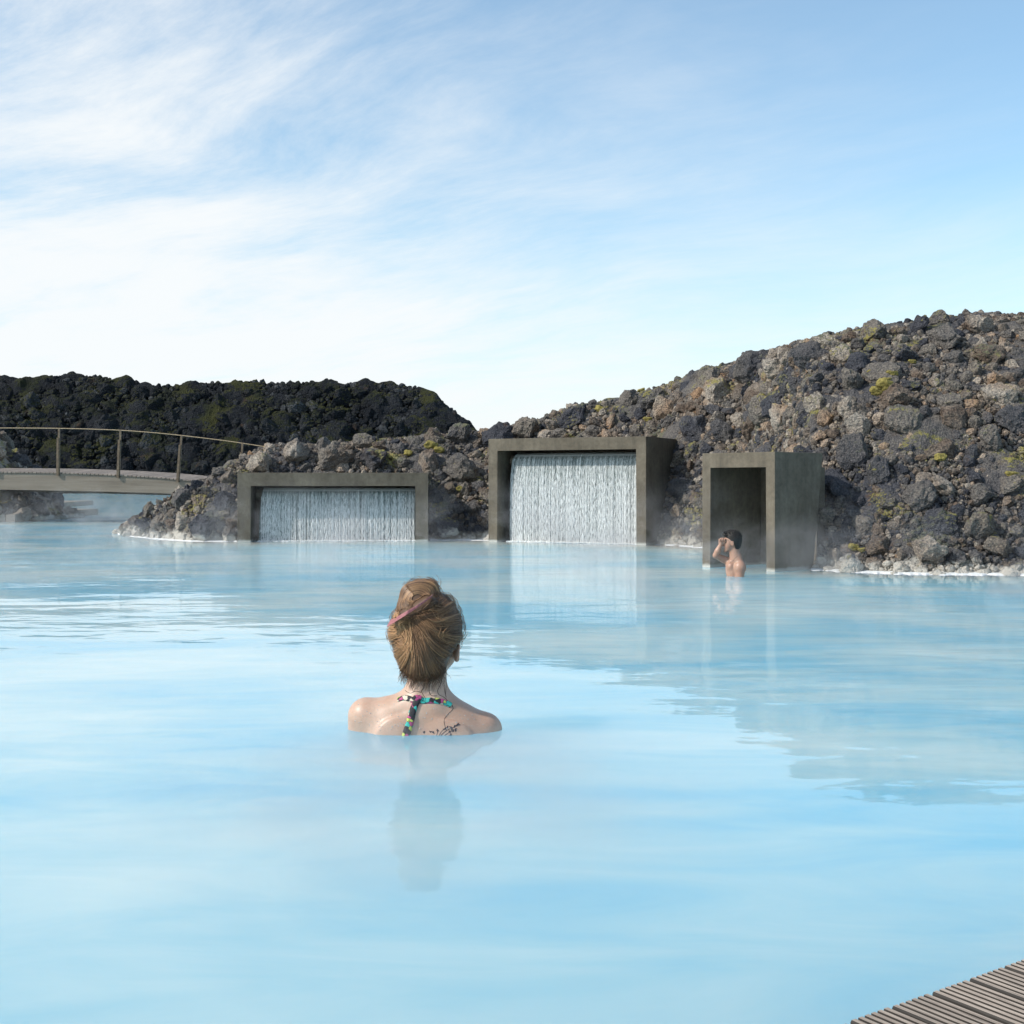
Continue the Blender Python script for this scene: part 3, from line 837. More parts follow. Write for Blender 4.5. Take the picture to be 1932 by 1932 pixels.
for xj in (0.06, 0.7, 1.4, 2.1):
    part_box('joist', deck, xj, xj+0.045, off0-0.43, off0+2.0, -0.30, -0.0235, bev=0.002, mat=M_beam)

lap('')
# ------------------------------------------------------------------ signed-distance modelling for bodies: one continuous skin per body
def s_ell(Pn, c, r, rot=None):
    q = Pn-np.array(c)
    if rot is not None: q = q@np.array(Euler(rot).to_matrix())
    r = np.array(r); k0 = np.linalg.norm(q/r, axis=-1); k1 = np.linalg.norm(q/(r*r), axis=-1)
    return k0*(k0-1.0)/np.maximum(k1, 1e-9)
def s_cap(Pn, a, b, ra, rb):
    a = np.array(a); b = np.array(b); ab = b-a; h = np.clip(((Pn-a)@ab)/(ab@ab), 0, 1)
    return np.linalg.norm(Pn-a-h[..., None]*ab, axis=-1)-(ra+(rb-ra)*h)
def smin(a, b, k):
    h = np.clip(0.5+0.5*(b-a)/k, 0, 1); return b*(1-h)+a*h-k*h*(1-h)
def smax(a, b, k): return -smin(-a, -b, k)
def surface_nets(fn, lo, hi, vox):
    lo = np.array(lo); hi = np.array(hi); n = np.ceil((hi-lo)/vox).astype(int)+1
    ax = [lo[i]+np.arange(n[i])*vox for i in range(3)]
    Gx = np.stack(np.meshgrid(*ax, indexing='ij'), -1)
    D = fn(Gx.reshape(-1, 3)).reshape(n)
    ins = D < 0
    c8 = [ins[i:n[0]-1+i, j:n[1]-1+j, k:n[2]-1+k] for i in (0, 1) for j in (0, 1) for k in (0, 1)]
    cnt = sum(c.astype(int) for c in c8); act = (cnt > 0) & (cnt < 8)
    ci = np.argwhere(act); vid = -np.ones(act.shape, int); vid[act] = np.arange(len(ci))
    acc = np.zeros((len(ci), 3)); wsum = np.zeros(len(ci))
    offs = [(i, j, k) for i in (0, 1) for j in (0, 1) for k in (0, 1)]
    for a in offs:
        for ax_ in range(3):
            if a[ax_] == 0:
                b = list(a); b[ax_] = 1
                da = D[ci[:, 0]+a[0], ci[:, 1]+a[1], ci[:, 2]+a[2]]; db = D[ci[:, 0]+b[0], ci[:, 1]+b[1], ci[:, 2]+b[2]]
                cr = (da < 0) != (db < 0); t = np.where(cr, da/np.where(cr, da-db, 1), 0)
                p = np.repeat(np.array([a], float), len(ci), 0); p[:, ax_] = t
                acc[cr] += p[cr]; wsum[cr] += 1
    V = lo+(ci+acc/np.maximum(wsum, 1)[:, None])*vox
    Fq = []
    for ax_ in range(3):
        u, v = (ax_+1) % 3, (ax_+2) % 3
        sl0 = [slice(None)]*3; sl1 = [slice(None)]*3; sl0[ax_] = slice(0, -1); sl1[ax_] = slice(1, None)
        ch = ins[tuple(sl0)] != ins[tuple(sl1)]
        e = np.argwhere(ch); e = e[(e[:, u] > 0) & (e[:, v] > 0) & (e[:, u] < n[u]-1) & (e[:, v] < n[v]-1)]
        first = ins[e[:, 0], e[:, 1], e[:, 2]]
        def cell(du, dv):
            q = e.copy(); q[:, u] -= du; q[:, v] -= dv; return vid[q[:, 0], q[:, 1], q[:, 2]]
        quad = np.stack([cell(1, 1), cell(0, 1), cell(0, 0), cell(1, 0)], -1)
        quad[~first] = quad[~first][:, ::-1]
        Fq.append(quad)
    return V, np.vstack(Fq)
def grad(fn, p, e=1e-3):
    g = np.stack([fn(p+np.eye(3)[i]*e)-fn(p-np.eye(3)[i]*e) for i in range(3)], -1)
    return g/(np.linalg.norm(g, axis=-1, keepdims=True)+1e-12)
def project(fn, p, off=0.0, it=6):
    for _ in range(it):
        p = p-(fn(p)-off)[:, None]*grad(fn, p)*0.9
    return p
def front_hit(fn, xz, y0, y1, n=140):
    """first surface met going away from the camera (+Y)"""
    ys = np.linspace(y0, y1, n); res = np.full(len(xz), np.nan); prev = None
    for y in ys:
        p = np.stack([xz[:, 0], np.full(len(xz), y), xz[:, 1]], -1); d = fn(p)
        if prev is not None:
            hit = np.isnan(res) & (d < 0) & (prev >= 0)
            res[hit] = (y-(ys[1]-ys[0])*(-d[hit])/(prev[hit]-d[hit]))
        prev = d
    return res
def ribbon(name, pts, nrm, width, thick, mat, parent, attr=None):
    """a band of cloth following pts, lying against nrm"""
    pts = np.array(pts); T = np.gradient(pts, axis=0); T /= np.linalg.norm(T, axis=1, keepdims=True)
    S = np.cross(nrm, T); S /= np.linalg.norm(S, axis=1, keepdims=True)
    width = np.broadcast_to(width, (len(pts),)); m = 7; prof = []
    for j in range(m):
        s = j/(m-1)*2-1; prof.append((s, (1-s**4)*0.9+0.1))
    ring = prof+[(s, -0.3) for s, _ in prof[::-1]]
    V = np.stack([pts+S*(width*0.5*s)[:, None]+nrm*(thick*h) for s, h in ring], 1)
    K = len(ring); n = len(pts)
    Fc = [(i*K+j, i*K+(j+1) % K, (i+1)*K+(j+1) % K, (i+1)*K+j) for i in range(n-1) for j in range(K)]
    return obj_np(name, V.reshape(-1, 3), Fc, mat, parent, smooth=True)

def skin_mat(name, base, red):
    m, t, out = material(name)
    pos = t.new('ShaderNodeTexCoord').outputs['Object']
    n1 = t.noise(pos, 9, 4, 0.6); n2 = t.noise(pos, 140, 4, 0.6)
    c = t.mix(t.rng(n1, 0.38, 0.66), (*base, 1), (*red, 1))
    c = t.mix(0.5, c, t.ramp(n2, [(0.3, 0.84), (0.7, 1.08)]), 'MULTIPLY')
    # a few moles
    mo = t.rng(t.vor(pos, 17), 0.040, 0.055, 1.0, 0.0)
    c = t.mix(t.math('MULTIPLY', mo, 0.6), c, (0.10, 0.05, 0.035, 1))
    p = principled(t, out, Base_Color=c, Roughness=0.42, Normal=t.bump(n2, 0.15, 0.001))
    p.inputs['Subsurface Weight'].default_value = 0.18
    p.inputs['Subsurface Radius'].default_value = (1.0, 0.35, 0.2); p.inputs['Subsurface Scale'].default_value = 0.006
    p.inputs['Specular IOR Level'].default_value = 0.45
    return m
def hair_mat(name, dark, mid, light, rough=0.42):
    m, t, out = material(name)
    at = t.new('ShaderNodeAttribute', attribute_name='rnd').outputs['Fac']
    pos = t.new('ShaderNodeTexCoord').outputs['Object']
    r = t.math('ADD', t.math('MULTIPLY', at, 0.7), t.math('MULTIPLY', t.noise(pos, 16, 3, 0.6), 0.5))
    c = t.ramp(r, [(0.12, dark), (0.5, mid), (0.95, light)])
    p = principled(t, out, Base_Color=c, Roughness=rough)
    p.inputs['Specular IOR Level'].default_value = 0.4
    return m
M_skinw = skin_mat('fair_skin', (0.52, 0.36, 0.275), (0.48, 0.30, 0.215))
M_skinm = skin_mat('tanned_skin', (0.42, 0.25, 0.18), (0.36, 0.20, 0.14))
M_hairw = hair_mat('brown_hair', (0.032, 0.018, 0.011), (0.150, 0.080, 0.042), (0.50, 0.290, 0.140))
M_hairm = hair_mat('black_hair', (0.008, 0.007, 0.006), (0.020, 0.017, 0.015), (0.10, 0.09, 0.08), 0.6)
def cloth_mat():
    m, t, out = material('printed_halter_cloth')
    pos = t.new('ShaderNodeTexCoord').outputs['Object']
    wv = t.new('ShaderNodeVectorMath', operation='ADD', ins={0: pos})
    wn = t.new('ShaderNodeTexNoise', ins={'Vector': pos, 'Scale': 60.0}); wsc = t.new('ShaderNodeVectorMath', operation='SCALE', ins={0: wn.outputs['Color'], 'Scale': 0.012})
    t.set(wv, 1, wsc.outputs[0])
    v = t.new('ShaderNodeTexVoronoi', ins={'Vector': wv.outputs[0], 'Scale': 84.0})
    k = t.new('ShaderNodeSeparateColor', ins={0: v.outputs['Color']}).outputs[0]
    c = t.ramp(k, [(0.0, (0.012, 0.012, 0.016)), (0.26, (0.04, 0.42, 0.36)), (0.46, (0.46, 0.55, 0.11)), (0.62, (0.42, 0.06, 0.19)), (0.76, (0.60, 0.52, 0.40)), (0.88, (0.015, 0.014, 0.02))], 'CONSTANT')
    e = t.vor(wv.outputs[0], 84.0, 'DISTANCE_TO_EDGE')
    c = t.mix(t.rng(e, 0.03, 0.10, 0.75, 0.0), c, (0.02, 0.02, 0.025, 1))
    principled(t, out, Base_Color=c, Roughness=0.7)
    return m
M_cloth = cloth_mat()
def flat_mat(name, col, rough=0.6, spec=0.3, bumpy=0.0):
    m, t, out = material(name)
    pos = t.new('ShaderNodeTexCoord').outputs['Object']; n = t.noise(pos, 220, 3, 0.6)
    c = t.mix(1.0, (*col, 1), t.ramp(n, [(0.3, 0.72), (0.7, 1.18)]), 'MULTIPLY')
    p = principled(t, out, Base_Color=c, Roughness=rough)
    if bumpy: t.set(p, 'Normal', t.bump(n, bumpy, 0.002))
    p.inputs['Specular IOR Level'].default_value = spec
    return m
M_ink = flat_mat('tattoo_ink', (0.035, 0.03, 0.045), 0.6, 0.2)
M_clip = flat_mat('pink_glitter_plastic', (0.34, 0.12, 0.13), 0.5, 0.4, 1.5)
M_wet = flat_mat('wet_hair', (0.03, 0.018, 0.012), 0.25, 0.5)
def bead_mat():
    m, t, out = material('water_drops')
    p = principled(t, out, Base_Color=(0.95, 0.95, 0.93, 1), Roughness=0.05)
    p.inputs['IOR'].default_value = 1.33; p.inputs['Transmission Weight'].default_value = 0.6
    return m
M_bead = bead_mat()

lap('from behind, in the water t')
# ---- the woman, seen from behind, in the water to her shoulders
WD = 3.70; WK = 0.000322; WX = -0.2505
def wp(cx, cy, y=0.0): return (WX+(cx-960)*WK, WD+y, (1535-cy)*WK)
k = WK
def w_skull(Pn):
    d = s_ell(Pn, wp(975, 605, 0.012), (268*k, 0.098, 325*k))
    d = smin(d, s_ell(Pn, wp(1030, 830, 0.050), (190*k, 0.062, 215*k), (0, 0, 0)), 0.02)        # face, turned a little to her right
    d = smin(d, s_cap(Pn, wp(1165, 900, 0.030), wp(1085, 990, 0.075), 50*k, 40*k), 0.018)            # jaw
    d = smin(d, s_cap(Pn, wp(800, 900, 0.030), wp(960, 1010, 0.080), 48*k, 40*k), 0.018)
    d = smin(d, s_cap(Pn, wp(1110, 780, 0.120), wp(1130, 830, 0.132), 12*k, 24*k), 0.012)            # nose, on the hidden side
    d = smin(d, s_ell(Pn, wp(1088, 935, 0.110), (48*k, 0.012, 20*k)), 0.01)
    return d
def w_ear(Pn):
    e = s_ell(Pn, wp(1246, 842, 0.000), (26*k, 0.022, 86*k), (0.1, 0.12, 0.35))
    e = smax(e, -s_ell(Pn, wp(1272, 835, -0.008), (14*k, 0.011, 52*k), (0.1, 0.12, 0.35)), 0.004)
    e2 = s_ell(Pn, wp(712, 842, 0.020), (22*k, 0.018, 78*k), (0.1, -0.12, -0.35))
    return np.minimum(e, e2)
def w_body(Pn):
    d = w_skull(Pn)
    d = smin(d, w_ear(Pn), 0.006)
    d = smin(d, s_cap(Pn, wp(968, 930, 0.022), wp(968, 1240, 0.004), 168*k, 188*k), 0.018)
    # nape muscles
    d = smin(d, s_cap(Pn, wp(905, 1050, -0.012), wp(900, 1300, -0.020), 80*k, 100*k), 0.02)
    d = smin(d, s_cap(Pn, wp(1030, 1050, -0.012), wp(1040, 1300, -0.020), 80*k, 100*k), 0.02)
    # slope from neck to shoulders
    d = smin(d, s_cap(Pn, wp(860, 1330, 0.0), wp(440, 1400, 0.006), 130*k, 138*k), 0.045)
    d = smin(d, s_cap(Pn, wp(1075, 1340, 0.0), wp(1460, 1530, 0.006), 130*k, 135*k), 0.045)
    # shoulder caps and upper arms
    d = smin(d, s_cap(Pn, wp(405, 1415, 0.012), wp(372, 1700, 0.035), 152*k, 130*k), 0.022)
    d = smin(d, s_cap(Pn, wp(372, 1700, 0.035), wp(470, 2300, 0.09), 130*k, 105*k), 0.02)
    d = smin(d, s_cap(Pn, wp(1500, 1545, 0.012), wp(1530, 1800, 0.035), 150*k, 130*k), 0.022)
    d = smin(d, s_cap(Pn, wp(1530, 1800, 0.035), wp(1440, 2350, 0.09), 130*k, 105*k), 0.02)
    # rib cage and waist
    d = smin(d, s_ell(Pn, wp(950, 1700, 0.010), (510*k, 0.088, 430*k)), 0.06)
    d = smin(d, s_ell(Pn, wp(950, 2250, 0.015), (360*k, 0.085, 500*k)), 0.05)
    # shoulder blades and the furrow of the spine
    d = smin(d, s_ell(Pn, wp(660, 1640, -0.062), (150*k, 0.014, 210*k), (0, 0.25, 0)), 0.05)
    d = smin(d, s_ell(Pn, wp(1260, 1690, -0.062), (150*k, 0.014, 210*k), (0, -0.25, 0)), 0.05)
    d = smax(d, -s_cap(Pn, wp(955, 1390, -0.108), wp(950, 2200, -0.118), 0.012, 0.014), 0.02)
    return d
V, Fq = surface_nets(w_body, wp(180, 2560, -0.16), wp(1740, 220, 0.19), 0.0052)
woman = empty('person', (WX, WD, 0)); tag(woman, 'woman seen from behind, shoulder-deep in water, brown hair pinned up with a pink clip', 'person')
OW = np.array([WX, WD, 0.0])
obj_np('body', V-OW, Fq, M_skinw, woman, smooth=True)
def w_hair0(Pn):
    d = s_ell(Pn, wp(976, 618, 0.000), (310*k, 0.108, 350*k))
    d = smin(d, s_ell(Pn, wp(935, 800, -0.030), (235*k, 0.068, 230*k)), 0.03)
    d = smin(d, s_ell(Pn, wp(955, 965, -0.034), (168*k, 0.036, 105*k)), 0.03)
    d = smin(d, s_ell(Pn, wp(700, 650, 0.0), (55*k, 0.055, 110*k)), 0.02)
    return d
def w_hair(Pn):
    d = w_hair0(Pn)
    # bare where the ears, jaw and neck are
    d = smax(d, -s_ell(Pn, wp(1340, 985, 0.020), (215*k, 0.10, 268*k)), 0.012)
    d = smax(d, -s_ell(Pn, wp(590, 1010, 0.045), (150*k, 0.08, 230*k)), 0.012)
    d = smax(d, -s_ell(Pn, wp(1040, 860, 0.165), (330*k, 0.110, 330*k)), 0.01)
    # the twisted knot
    d = smax(d, -s_cap(Pn, wp(700, 540, -0.098), wp(1090, 330, -0.100), 0.016, 0.013), 0.014)      # the hollow under the knot
    b = s_ell(Pn, wp(905, 330, -0.022), (160*k, 0.055, 150*k), (0, -0.55, 0))
    b = smin(b, s_ell(Pn, wp(830, 420, -0.040), (118*k, 0.050, 105*k)), 0.02)
    b = smin(b, s_cap(Pn, wp(840, 300, -0.03), wp(1000, 250, -0.02), 95*k, 85*k), 0.012)
    b = smax(b, -s_cap(Pn, wp(955, 300, -0.10), wp(1010, 330, -0.07), 0.010, 0.010), 0.012)
    d = smin(d, b, 0.008)
    # the tuft that bulges under the clip
    d = smin(d, s_cap(Pn, wp(1000, 360, -0.078), wp(760, 500, -0.090), 62*k, 50*k), 0.012)
    return d
V, Fq = surface_nets(w_hair, wp(560, 1130, -0.17), wp(1360, 100, 0.14), 0.0045)
hair = obj_np('hair', V-OW, Fq, M_hairw, woman, smooth=True, attrs={'rnd': ('POINT', np.full(len(V), 0.12))})
# strands: combed from the hairline to the clip
def strands(starts, ends, mid_off, K=14, r0=0.0011, jitter=0.004, lock=None):
    n = len(starts); tt = np.linspace(0, 1, K)
    Pth = starts[:, None, :]*(1-tt)[None, :, None]+ends[:, None, :]*tt[None, :, None]
    Pth += mid_off[:, None, :]*(np.sin(np.pi*tt))[None, :, None]
    Pth += np.cumsum(rng.normal(0, jitter*0.18, (n, K, 3)), axis=1)
    offs = rng.uniform(-0.001, 0.0035, n)+(0 if lock is None else lock)
    q = Pth.reshape(-1, 3)
    for _ in range(5): q = q-(w_hair(q)-np.repeat(offs, K))[:, None]*grad(w_hair, q)*0.9
    Pth = q.reshape(n, K, 3)
    rad = r0*rng.uniform(0.5, 1.5, (n, 1))*np.sin(np.pi*(0.12+0.84*tt))[None]**0.5
    return Pth, rad
N = 1900
th = rng.uniform(0, 1, N)
# hairline: left side, nape, right side, crown
kx = np.array([700, 660, 652, 668, 700, 745, 790, 860, 950, 1050, 1120, 1150, 1200, 1262, 1285, 1270, 1215, 1140]); 
kz = np.array([480, 540, 640, 740, 830, 930, 1010, 1050, 1065, 1060, 1010, 900, 800, 740, 620, 500, 380, 290])
ky = np.array([.02, .03, .03, .03, .02, .0, -.03, -.05, -.055, -.05, -.04, -.01, .0, .02, .02, .02, .01, .0])
sidx = th*(len(kx)-1)
sx = np.interp(sidx, np.arange(len(kx)), kx)+rng.normal(0, 14, N); sz = np.interp(sidx, np.arange(len(kx)), kz)+rng.normal(0, 18, N); sy = np.interp(sidx, np.arange(len(kx)), ky)
S = np.array([wp(a, b, c) for a, b, c in zip(sx, sz, sy)])
tgt = rng.uniform(0, 1, N)
E = np.array([wp(1010-270*q+rng.normal(0, 10), 400+130*q+rng.normal(0, 10), -0.10) for q in (0.25+0.75*np.clip(tgt*0.5+0.5*(1-th), 0, 1))])
short = rng.uniform(0.45, 1.0, N)[:, None]; E2 = S+(E-S)*short
lk = np.array([mnoise.noise(Vector((q*2.6, 0.3, 0)))+0.6*mnoise.noise(Vector((q*7.0, 5.3, 0))) for q in sidx])
Pa, Ra = strands(S, E2, np.stack([np.zeros(N), np.full(N, -0.09), rng.normal(0, .004, N)], -1), lock=lk*0.006)
rn = np.clip(0.30+rng.normal(0, 0.14, N)+0.45*lk+0.28*(sx < 800)+0.12*((sx > 820) & (sx < 940)), 0, 1)
# flow over the knot
NB = 1300; a0 = rng.uniform(0, 1, NB); K = 14
cxs = []; tt = np.linspace(0, 1, K)
base_ang = rng.uniform(0, 2*np.pi, NB); rb = rng.uniform(0.30, 1.35, NB)
ang = base_ang[:, None]+tt[None]*rng.uniform(1.2, 2.4, NB)[:, None]
bxp = 905+np.cos(ang)*175*rb[:, None]; bzp = 335+np.sin(ang)*145*rb[:, None]
bp = np.stack([WX+(bxp-960)*k, WD-0.075+0.09*np.clip(rb[:, None]-0.85, 0, 1)+0*bxp, (1535-bzp)*k], -1).reshape(-1, 3)
for _ in range(7): bp = bp-(w_hair(bp)-0.001)[:, None]*grad(w_hair, bp)*0.9
Pb = bp.reshape(NB, K, 3); Rb = 0.0011*rng.uniform(0.5, 1.4, (NB, 1))*np.sin(np.pi*(0.1+0.85*tt))[None]**0.5
# loose ends at the nape and flyaways round the outline
NL = 320; la = rng.uniform(0, 1, NL)
ls = np.array([wp(740+q*400, 960+rng.uniform(-40, 60), -0.05) for q in la]); ls = project(w_hair, ls, 0.001)
down = rng.uniform(0.012, 0.045, NL)
Pl = ls[:, None, :]+np.stack([rng.normal(0, 0.006, NL)[:, None]*tt[None]+0.003*np.sin(tt*6+rng.uniform(0, 6, NL)[:, None]), 0.004*tt[None]+0*down[:, None], -down[:, None]*tt[None]], -1)
Rl = 0.0007*rng.uniform(0.5, 1.2, (NL, 1))*(1-0.7*tt)[None]
NF = 380; fa = rng.uniform(0, 2*np.pi, NF)
fs = np.array([wp(960+330*np.cos(q), 600-400*np.sin(q), 0.0) for q in fa]); fs = project(w_hair, fs, 0.0)
fd = grad(w_hair, fs); up = np.array([0, 0, 1.0]); tng = np.cross(fd, np.array([0, 1.0, 0])); fl = rng.uniform(0.012, 0.04, NF)
Pf = fs[:, None, :]+fd[:, None, :]*(np.sin(tt*2.6)[None, :, None]*fl[:, None, None]*0.25)+tng[:, None, :]*(tt[None, :, None]*fl[:, None, None]*rng.choice([-1, 1], NF)[:, None, None])
Rf = np.full((NF, K), 0.0004)
AP = np.concatenate([Pa, Pb, Pl, Pf]); AR = np.concatenate([Ra, Rb, Rl, Rf]); AN = np.concatenate([rn, np.clip(0.45+rng.normal(0, .25, NB)-0.25*(bzp[:, 0] > 400), 0, 1), np.full(NL, 0.25), np.full(NF, 0.6)])
Vt, Ft, rv = tubes_np(AP, AR, 3, AN)
o = obj_np('hair_strands', Vt-OW, Ft, M_hairw, hair, smooth=True, attrs={'rnd': ('POINT', rv)}); o['kind'] = 'stuff'
# the clip: a flat glittering bar gripping the knot, ridged along its broad end
cl_pts = [np.array(wp(a, b, 0)) for a, b in ((648, 545), (730, 495), (820, 440), (910, 385), (990, 330), (1040, 292))]
cy = [-0.088, -0.108, -0.119, -0.117, -0.108, -0.092]
bm = bmesh.new(); rings = []
up = np.array([0.49, 0, 0.87])
for i_, (p, yy, wv_) in enumerate(zip(cl_pts, cy, (0.0120, 0.0105, 0.0088, 0.0070, 0.0054, 0.0040))):
    c_ = p+np.array([0, yy, 0])
    rings.append([bm.verts.new(Vector(c_+up*wv_*s1-OW)+Vector((0, s2*0.0030, 0))) for s1, s2 in ((-1, -1), (1, -1), (1, 1), (-1, 1))])
for a, b in zip(rings[:-1], rings[1:]):
    for q in range(4): bm.faces.new((a[q], a[(q+1) % 4], b[(q+1) % 4], b[q]))
bm.faces.new(rings[0][::-1]); bm.faces.new(rings[-1]); bevel(bm, 0.0012, 2)
clip_o = obj_bm('hair_clip', bm, M_clip, woman)
# halter neck band and hanging tie
def on_back(pts, off=0.001):
    xz = np.array([(WX+(a-960)*k, (1535-b)*k) for a, b in pts]); y = front_hit(w_body, xz, WD-0.16, WD+0.10)
    p = np.stack([xz[:, 0], y, xz[:, 1]], -1); ok = ~np.isnan(y); p = p[ok]
    return p+grad(w_body, p)*off
def dense(pts, n=24):
    pts = np.array(pts, float); t_ = np.linspace(0, len(pts)-1, n); i0 = np.clip(t_.astype(int), 0, len(pts)-2); f_ = t_-i0
    g = lambda i: pts[np.clip(i, 0, len(pts)-1)]
    p0, p1, p2, p3 = g(i0-1), g(i0), g(i0+1), g(i0+2); f_ = f_[:, None]
    return 0.5*(2*p1+(p2-p0)*f_+(2*p0-5*p1+4*p2-p3)*f_**2+(3*p1-p0-3*p2+p3)*f_**3)
bd = on_back(dense([(715, 1244), (760, 1226), (800, 1222), (860, 1235), (930, 1240), (1000, 1238), (1060, 1240), (1115, 1252), (1160, 1268), (1195, 1290)], 40), 0.0006)
ribbon('halter_band', bd-OW, grad(w_body, bd), 52*k, 0.0030, M_cloth, woman)
td = on_back(dense([(935, 1205), (900, 1235), (872, 1290), (850, 1360), (832, 1430), (815, 1490), (800, 1550), (785, 1640)], 30), 0.0034)
ribbon('halter_tie', td-OW, grad(w_body, td), np.interp(np.linspace(0, 1, len(td)), [0, .12, .3, 1], [40*k, 62*k, 62*k, 76*k]), 0.0036, M_cloth, woman)
kn = on_back([(905, 1222)], 0.004)[0]
Vk = I3*np.array([48*k, 0.006, 30*k])@np.array(Euler((0, 0.35, 0)).to_matrix()).T+kn-OW
obj_np('halter_knot', Vk, F3, M_cloth, woman, smooth=True)
# tattoo: lavender sprigs
tp = []; tr = []
def ink(pts, r=0.0009, n=14):
    q = on_back(dense(pts, n), 0.0002)
    if len(q) < 4: return
    idx_ = np.linspace(0, len(q)-1, n).round().astype(int); tp.append(q[idx_]); tr.append(np.linspace(r, r*0.6, n))
ink([(1095, 1560), (1125, 1520), (1165, 1490), (1215, 1468), (1268, 1446)], 0.0011)
ink([(1115, 1560), (1150, 1530), (1190, 1505), (1230, 1490)], 0.0010)
ink([(1130, 1562), (1160, 1542), (1200, 1528)], 0.0010)
ink([(1080, 1560), (1098, 1530), (1112, 1505), (1140, 1480)], 0.0009)
ink([(1060, 1562), (1075, 1525), (1082, 1500)], 0.0008)
ink([(1150, 1560), (1185, 1548), (1215, 1545)], 0.0009)
for (a, b) in ((962, 1505), (1018, 1505), (1042, 1512), (1084, 1494), (1140, 1482), (1165, 1466), (1198, 1464), (1205, 1480), (1228, 1458), (1240, 1480), (1238, 1492), (1252, 1452), (1262, 1446), (1198, 1532), (1185, 1502), (1215, 1494)):
    for _ in range(4):
        q = rng.uniform(0, 6.28); ln = rng.uniform(9, 17); ink([(a-ln*math.cos(q)*.3, b-ln*math.sin(q)*.3), (a+ln*math.cos(q)*.3, b+ln*math.sin(q)*.3), (a+ln*math.cos(q), b+ln*math.sin(q))], 0.0017, 14)
Vt, Ft, _ = tubes_np(np.array(tp), np.array(tr), 4)
obj_np('tattoo', Vt-OW, Ft, M_ink, woman, smooth=True)
# wet strands on the neck, beads of water on the shoulders
tp = []; tr = []
for pts in ([(1010, 1060), (1003, 1110), (1000, 1160), (1022, 1195), (1070, 1200)], [(1105, 1060), (1098, 1110), (1075, 1150), (1085, 1190), (1130, 1215), (1170, 1255), (1215, 1310), (1175, 1355), (1138, 1400), (1145, 1455), (1160, 1490)],
            [(1130, 1050), (1128, 1110), (1135, 1170), (1150, 1220)], [(960, 1090), (952, 1130), (935, 1165), (985, 1240)], [(780, 1165), (830, 1180), (880, 1160), (930, 1170)], [(1140, 1060), (1145, 1120), (1142, 1200)]):
    ink(pts, 0.0009, 24)
tp = [p[np.linspace(0, len(p)-1, 24).round().astype(int)] for p in tp]; tr = [np.full(24, 0.00075) for _ in tp]
Vt, Ft, _ = tubes_np(np.array(tp), np.array(tr), 4)
o = obj_np('wet_hair_strands', Vt-OW, Ft, M_wet, woman, smooth=True)
bp = [(rng.uniform(330, 800), rng.uniform(1275, 1500)) for _ in range(70)]+[(rng.uniform(1130, 1560), rng.uniform(1330, 1540)) for _ in range(50)]+[(rng.uniform(860, 1120), rng.uniform(1280, 1540)) for _ in range(14)]
q = on_back(bp, 0.0); rr_ = rng.uniform(0.0006, 0.0019, len(q))
B = I2[None]*rr_[:, None, None]+q[:, None]; Ff = (F2[None]+(np.arange(len(q))*len(I2))[:, None, None]).reshape(-1, 3)
o = obj_np('water_drops', B.reshape(-1, 3)-OW, Ff, M_bead, woman, smooth=True); o['kind'] = 'stuff'

lap('g his eyes, in front of the')
# ---- the man, shading his eyes, in front of the narrow doorway
MD = 9.76; MK = 0.000318; MX = 1.711
def mp(cx, cy, y=0.0): return (MX+(cx-1010)*MK, MD+y, (1690-cy)*MK)
k2 = MK
def m_head(Pn):
    d = s_ell(Pn, mp(962, 800, 0.0), (206*k2, 0.052, 205*k2))
    d = smin(d, s_ell(Pn, mp(850, 925, -0.002), (112*k2, 0.040, 165*k2)), 0.014)
    d = smin(d, s_cap(Pn, mp(905, 985, -0.022), mp(790, 1065, -0.006), 36*k2, 34*k2), 0.010)
    d = smin(d, s_cap(Pn, mp(905, 985, 0.022), mp(790, 1065, 0.006), 36*k2, 34*k2), 0.010)
    d = smin(d, s_ell(Pn, mp(775, 1076, 0.0), (36*k2, 0.012, 34*k2)), 0.006)                 # chin
    d = smin(d, s_cap(Pn, mp(765, 850, 0.0), mp(718, 952, 0.0), 14*k2, 23*k2), 0.004)             # nose
    d = smin(d, s_ell(Pn, mp(758, 1008, 0.0), (20*k2, 0.010, 12*k2)), 0.0025)
    d = smin(d, s_ell(Pn, mp(762, 1036, 0.0), (20*k2, 0.009, 12*k2)), 0.0025)
    d = smin(d, s_cap(Pn, mp(765, 812, -0.014), mp(762, 812, 0.014), 20*k2, 20*k2), 0.005)         # brow
    d = smax(d, -s_ell(Pn, mp(772, 868, -0.024), (22*k2, 0.009, 22*k2)), 0.004)
    return d
def m_ear(Pn):
    e = s_ell(Pn, mp(922, 898, -0.047), (36*k2, 0.007, 66*k2), (0.0, -0.15, -0.3))
    e = smax(e, -s_ell(Pn, mp(918, 895, -0.055), (19*k2, 0.005, 40*k2), (0.0, -0.15, -0.3)), 0.002)
    return np.minimum(e, s_ell(Pn, mp(922, 898, 0.047), (36*k2, 0.007, 66*k2), (0, -.15, .3)))
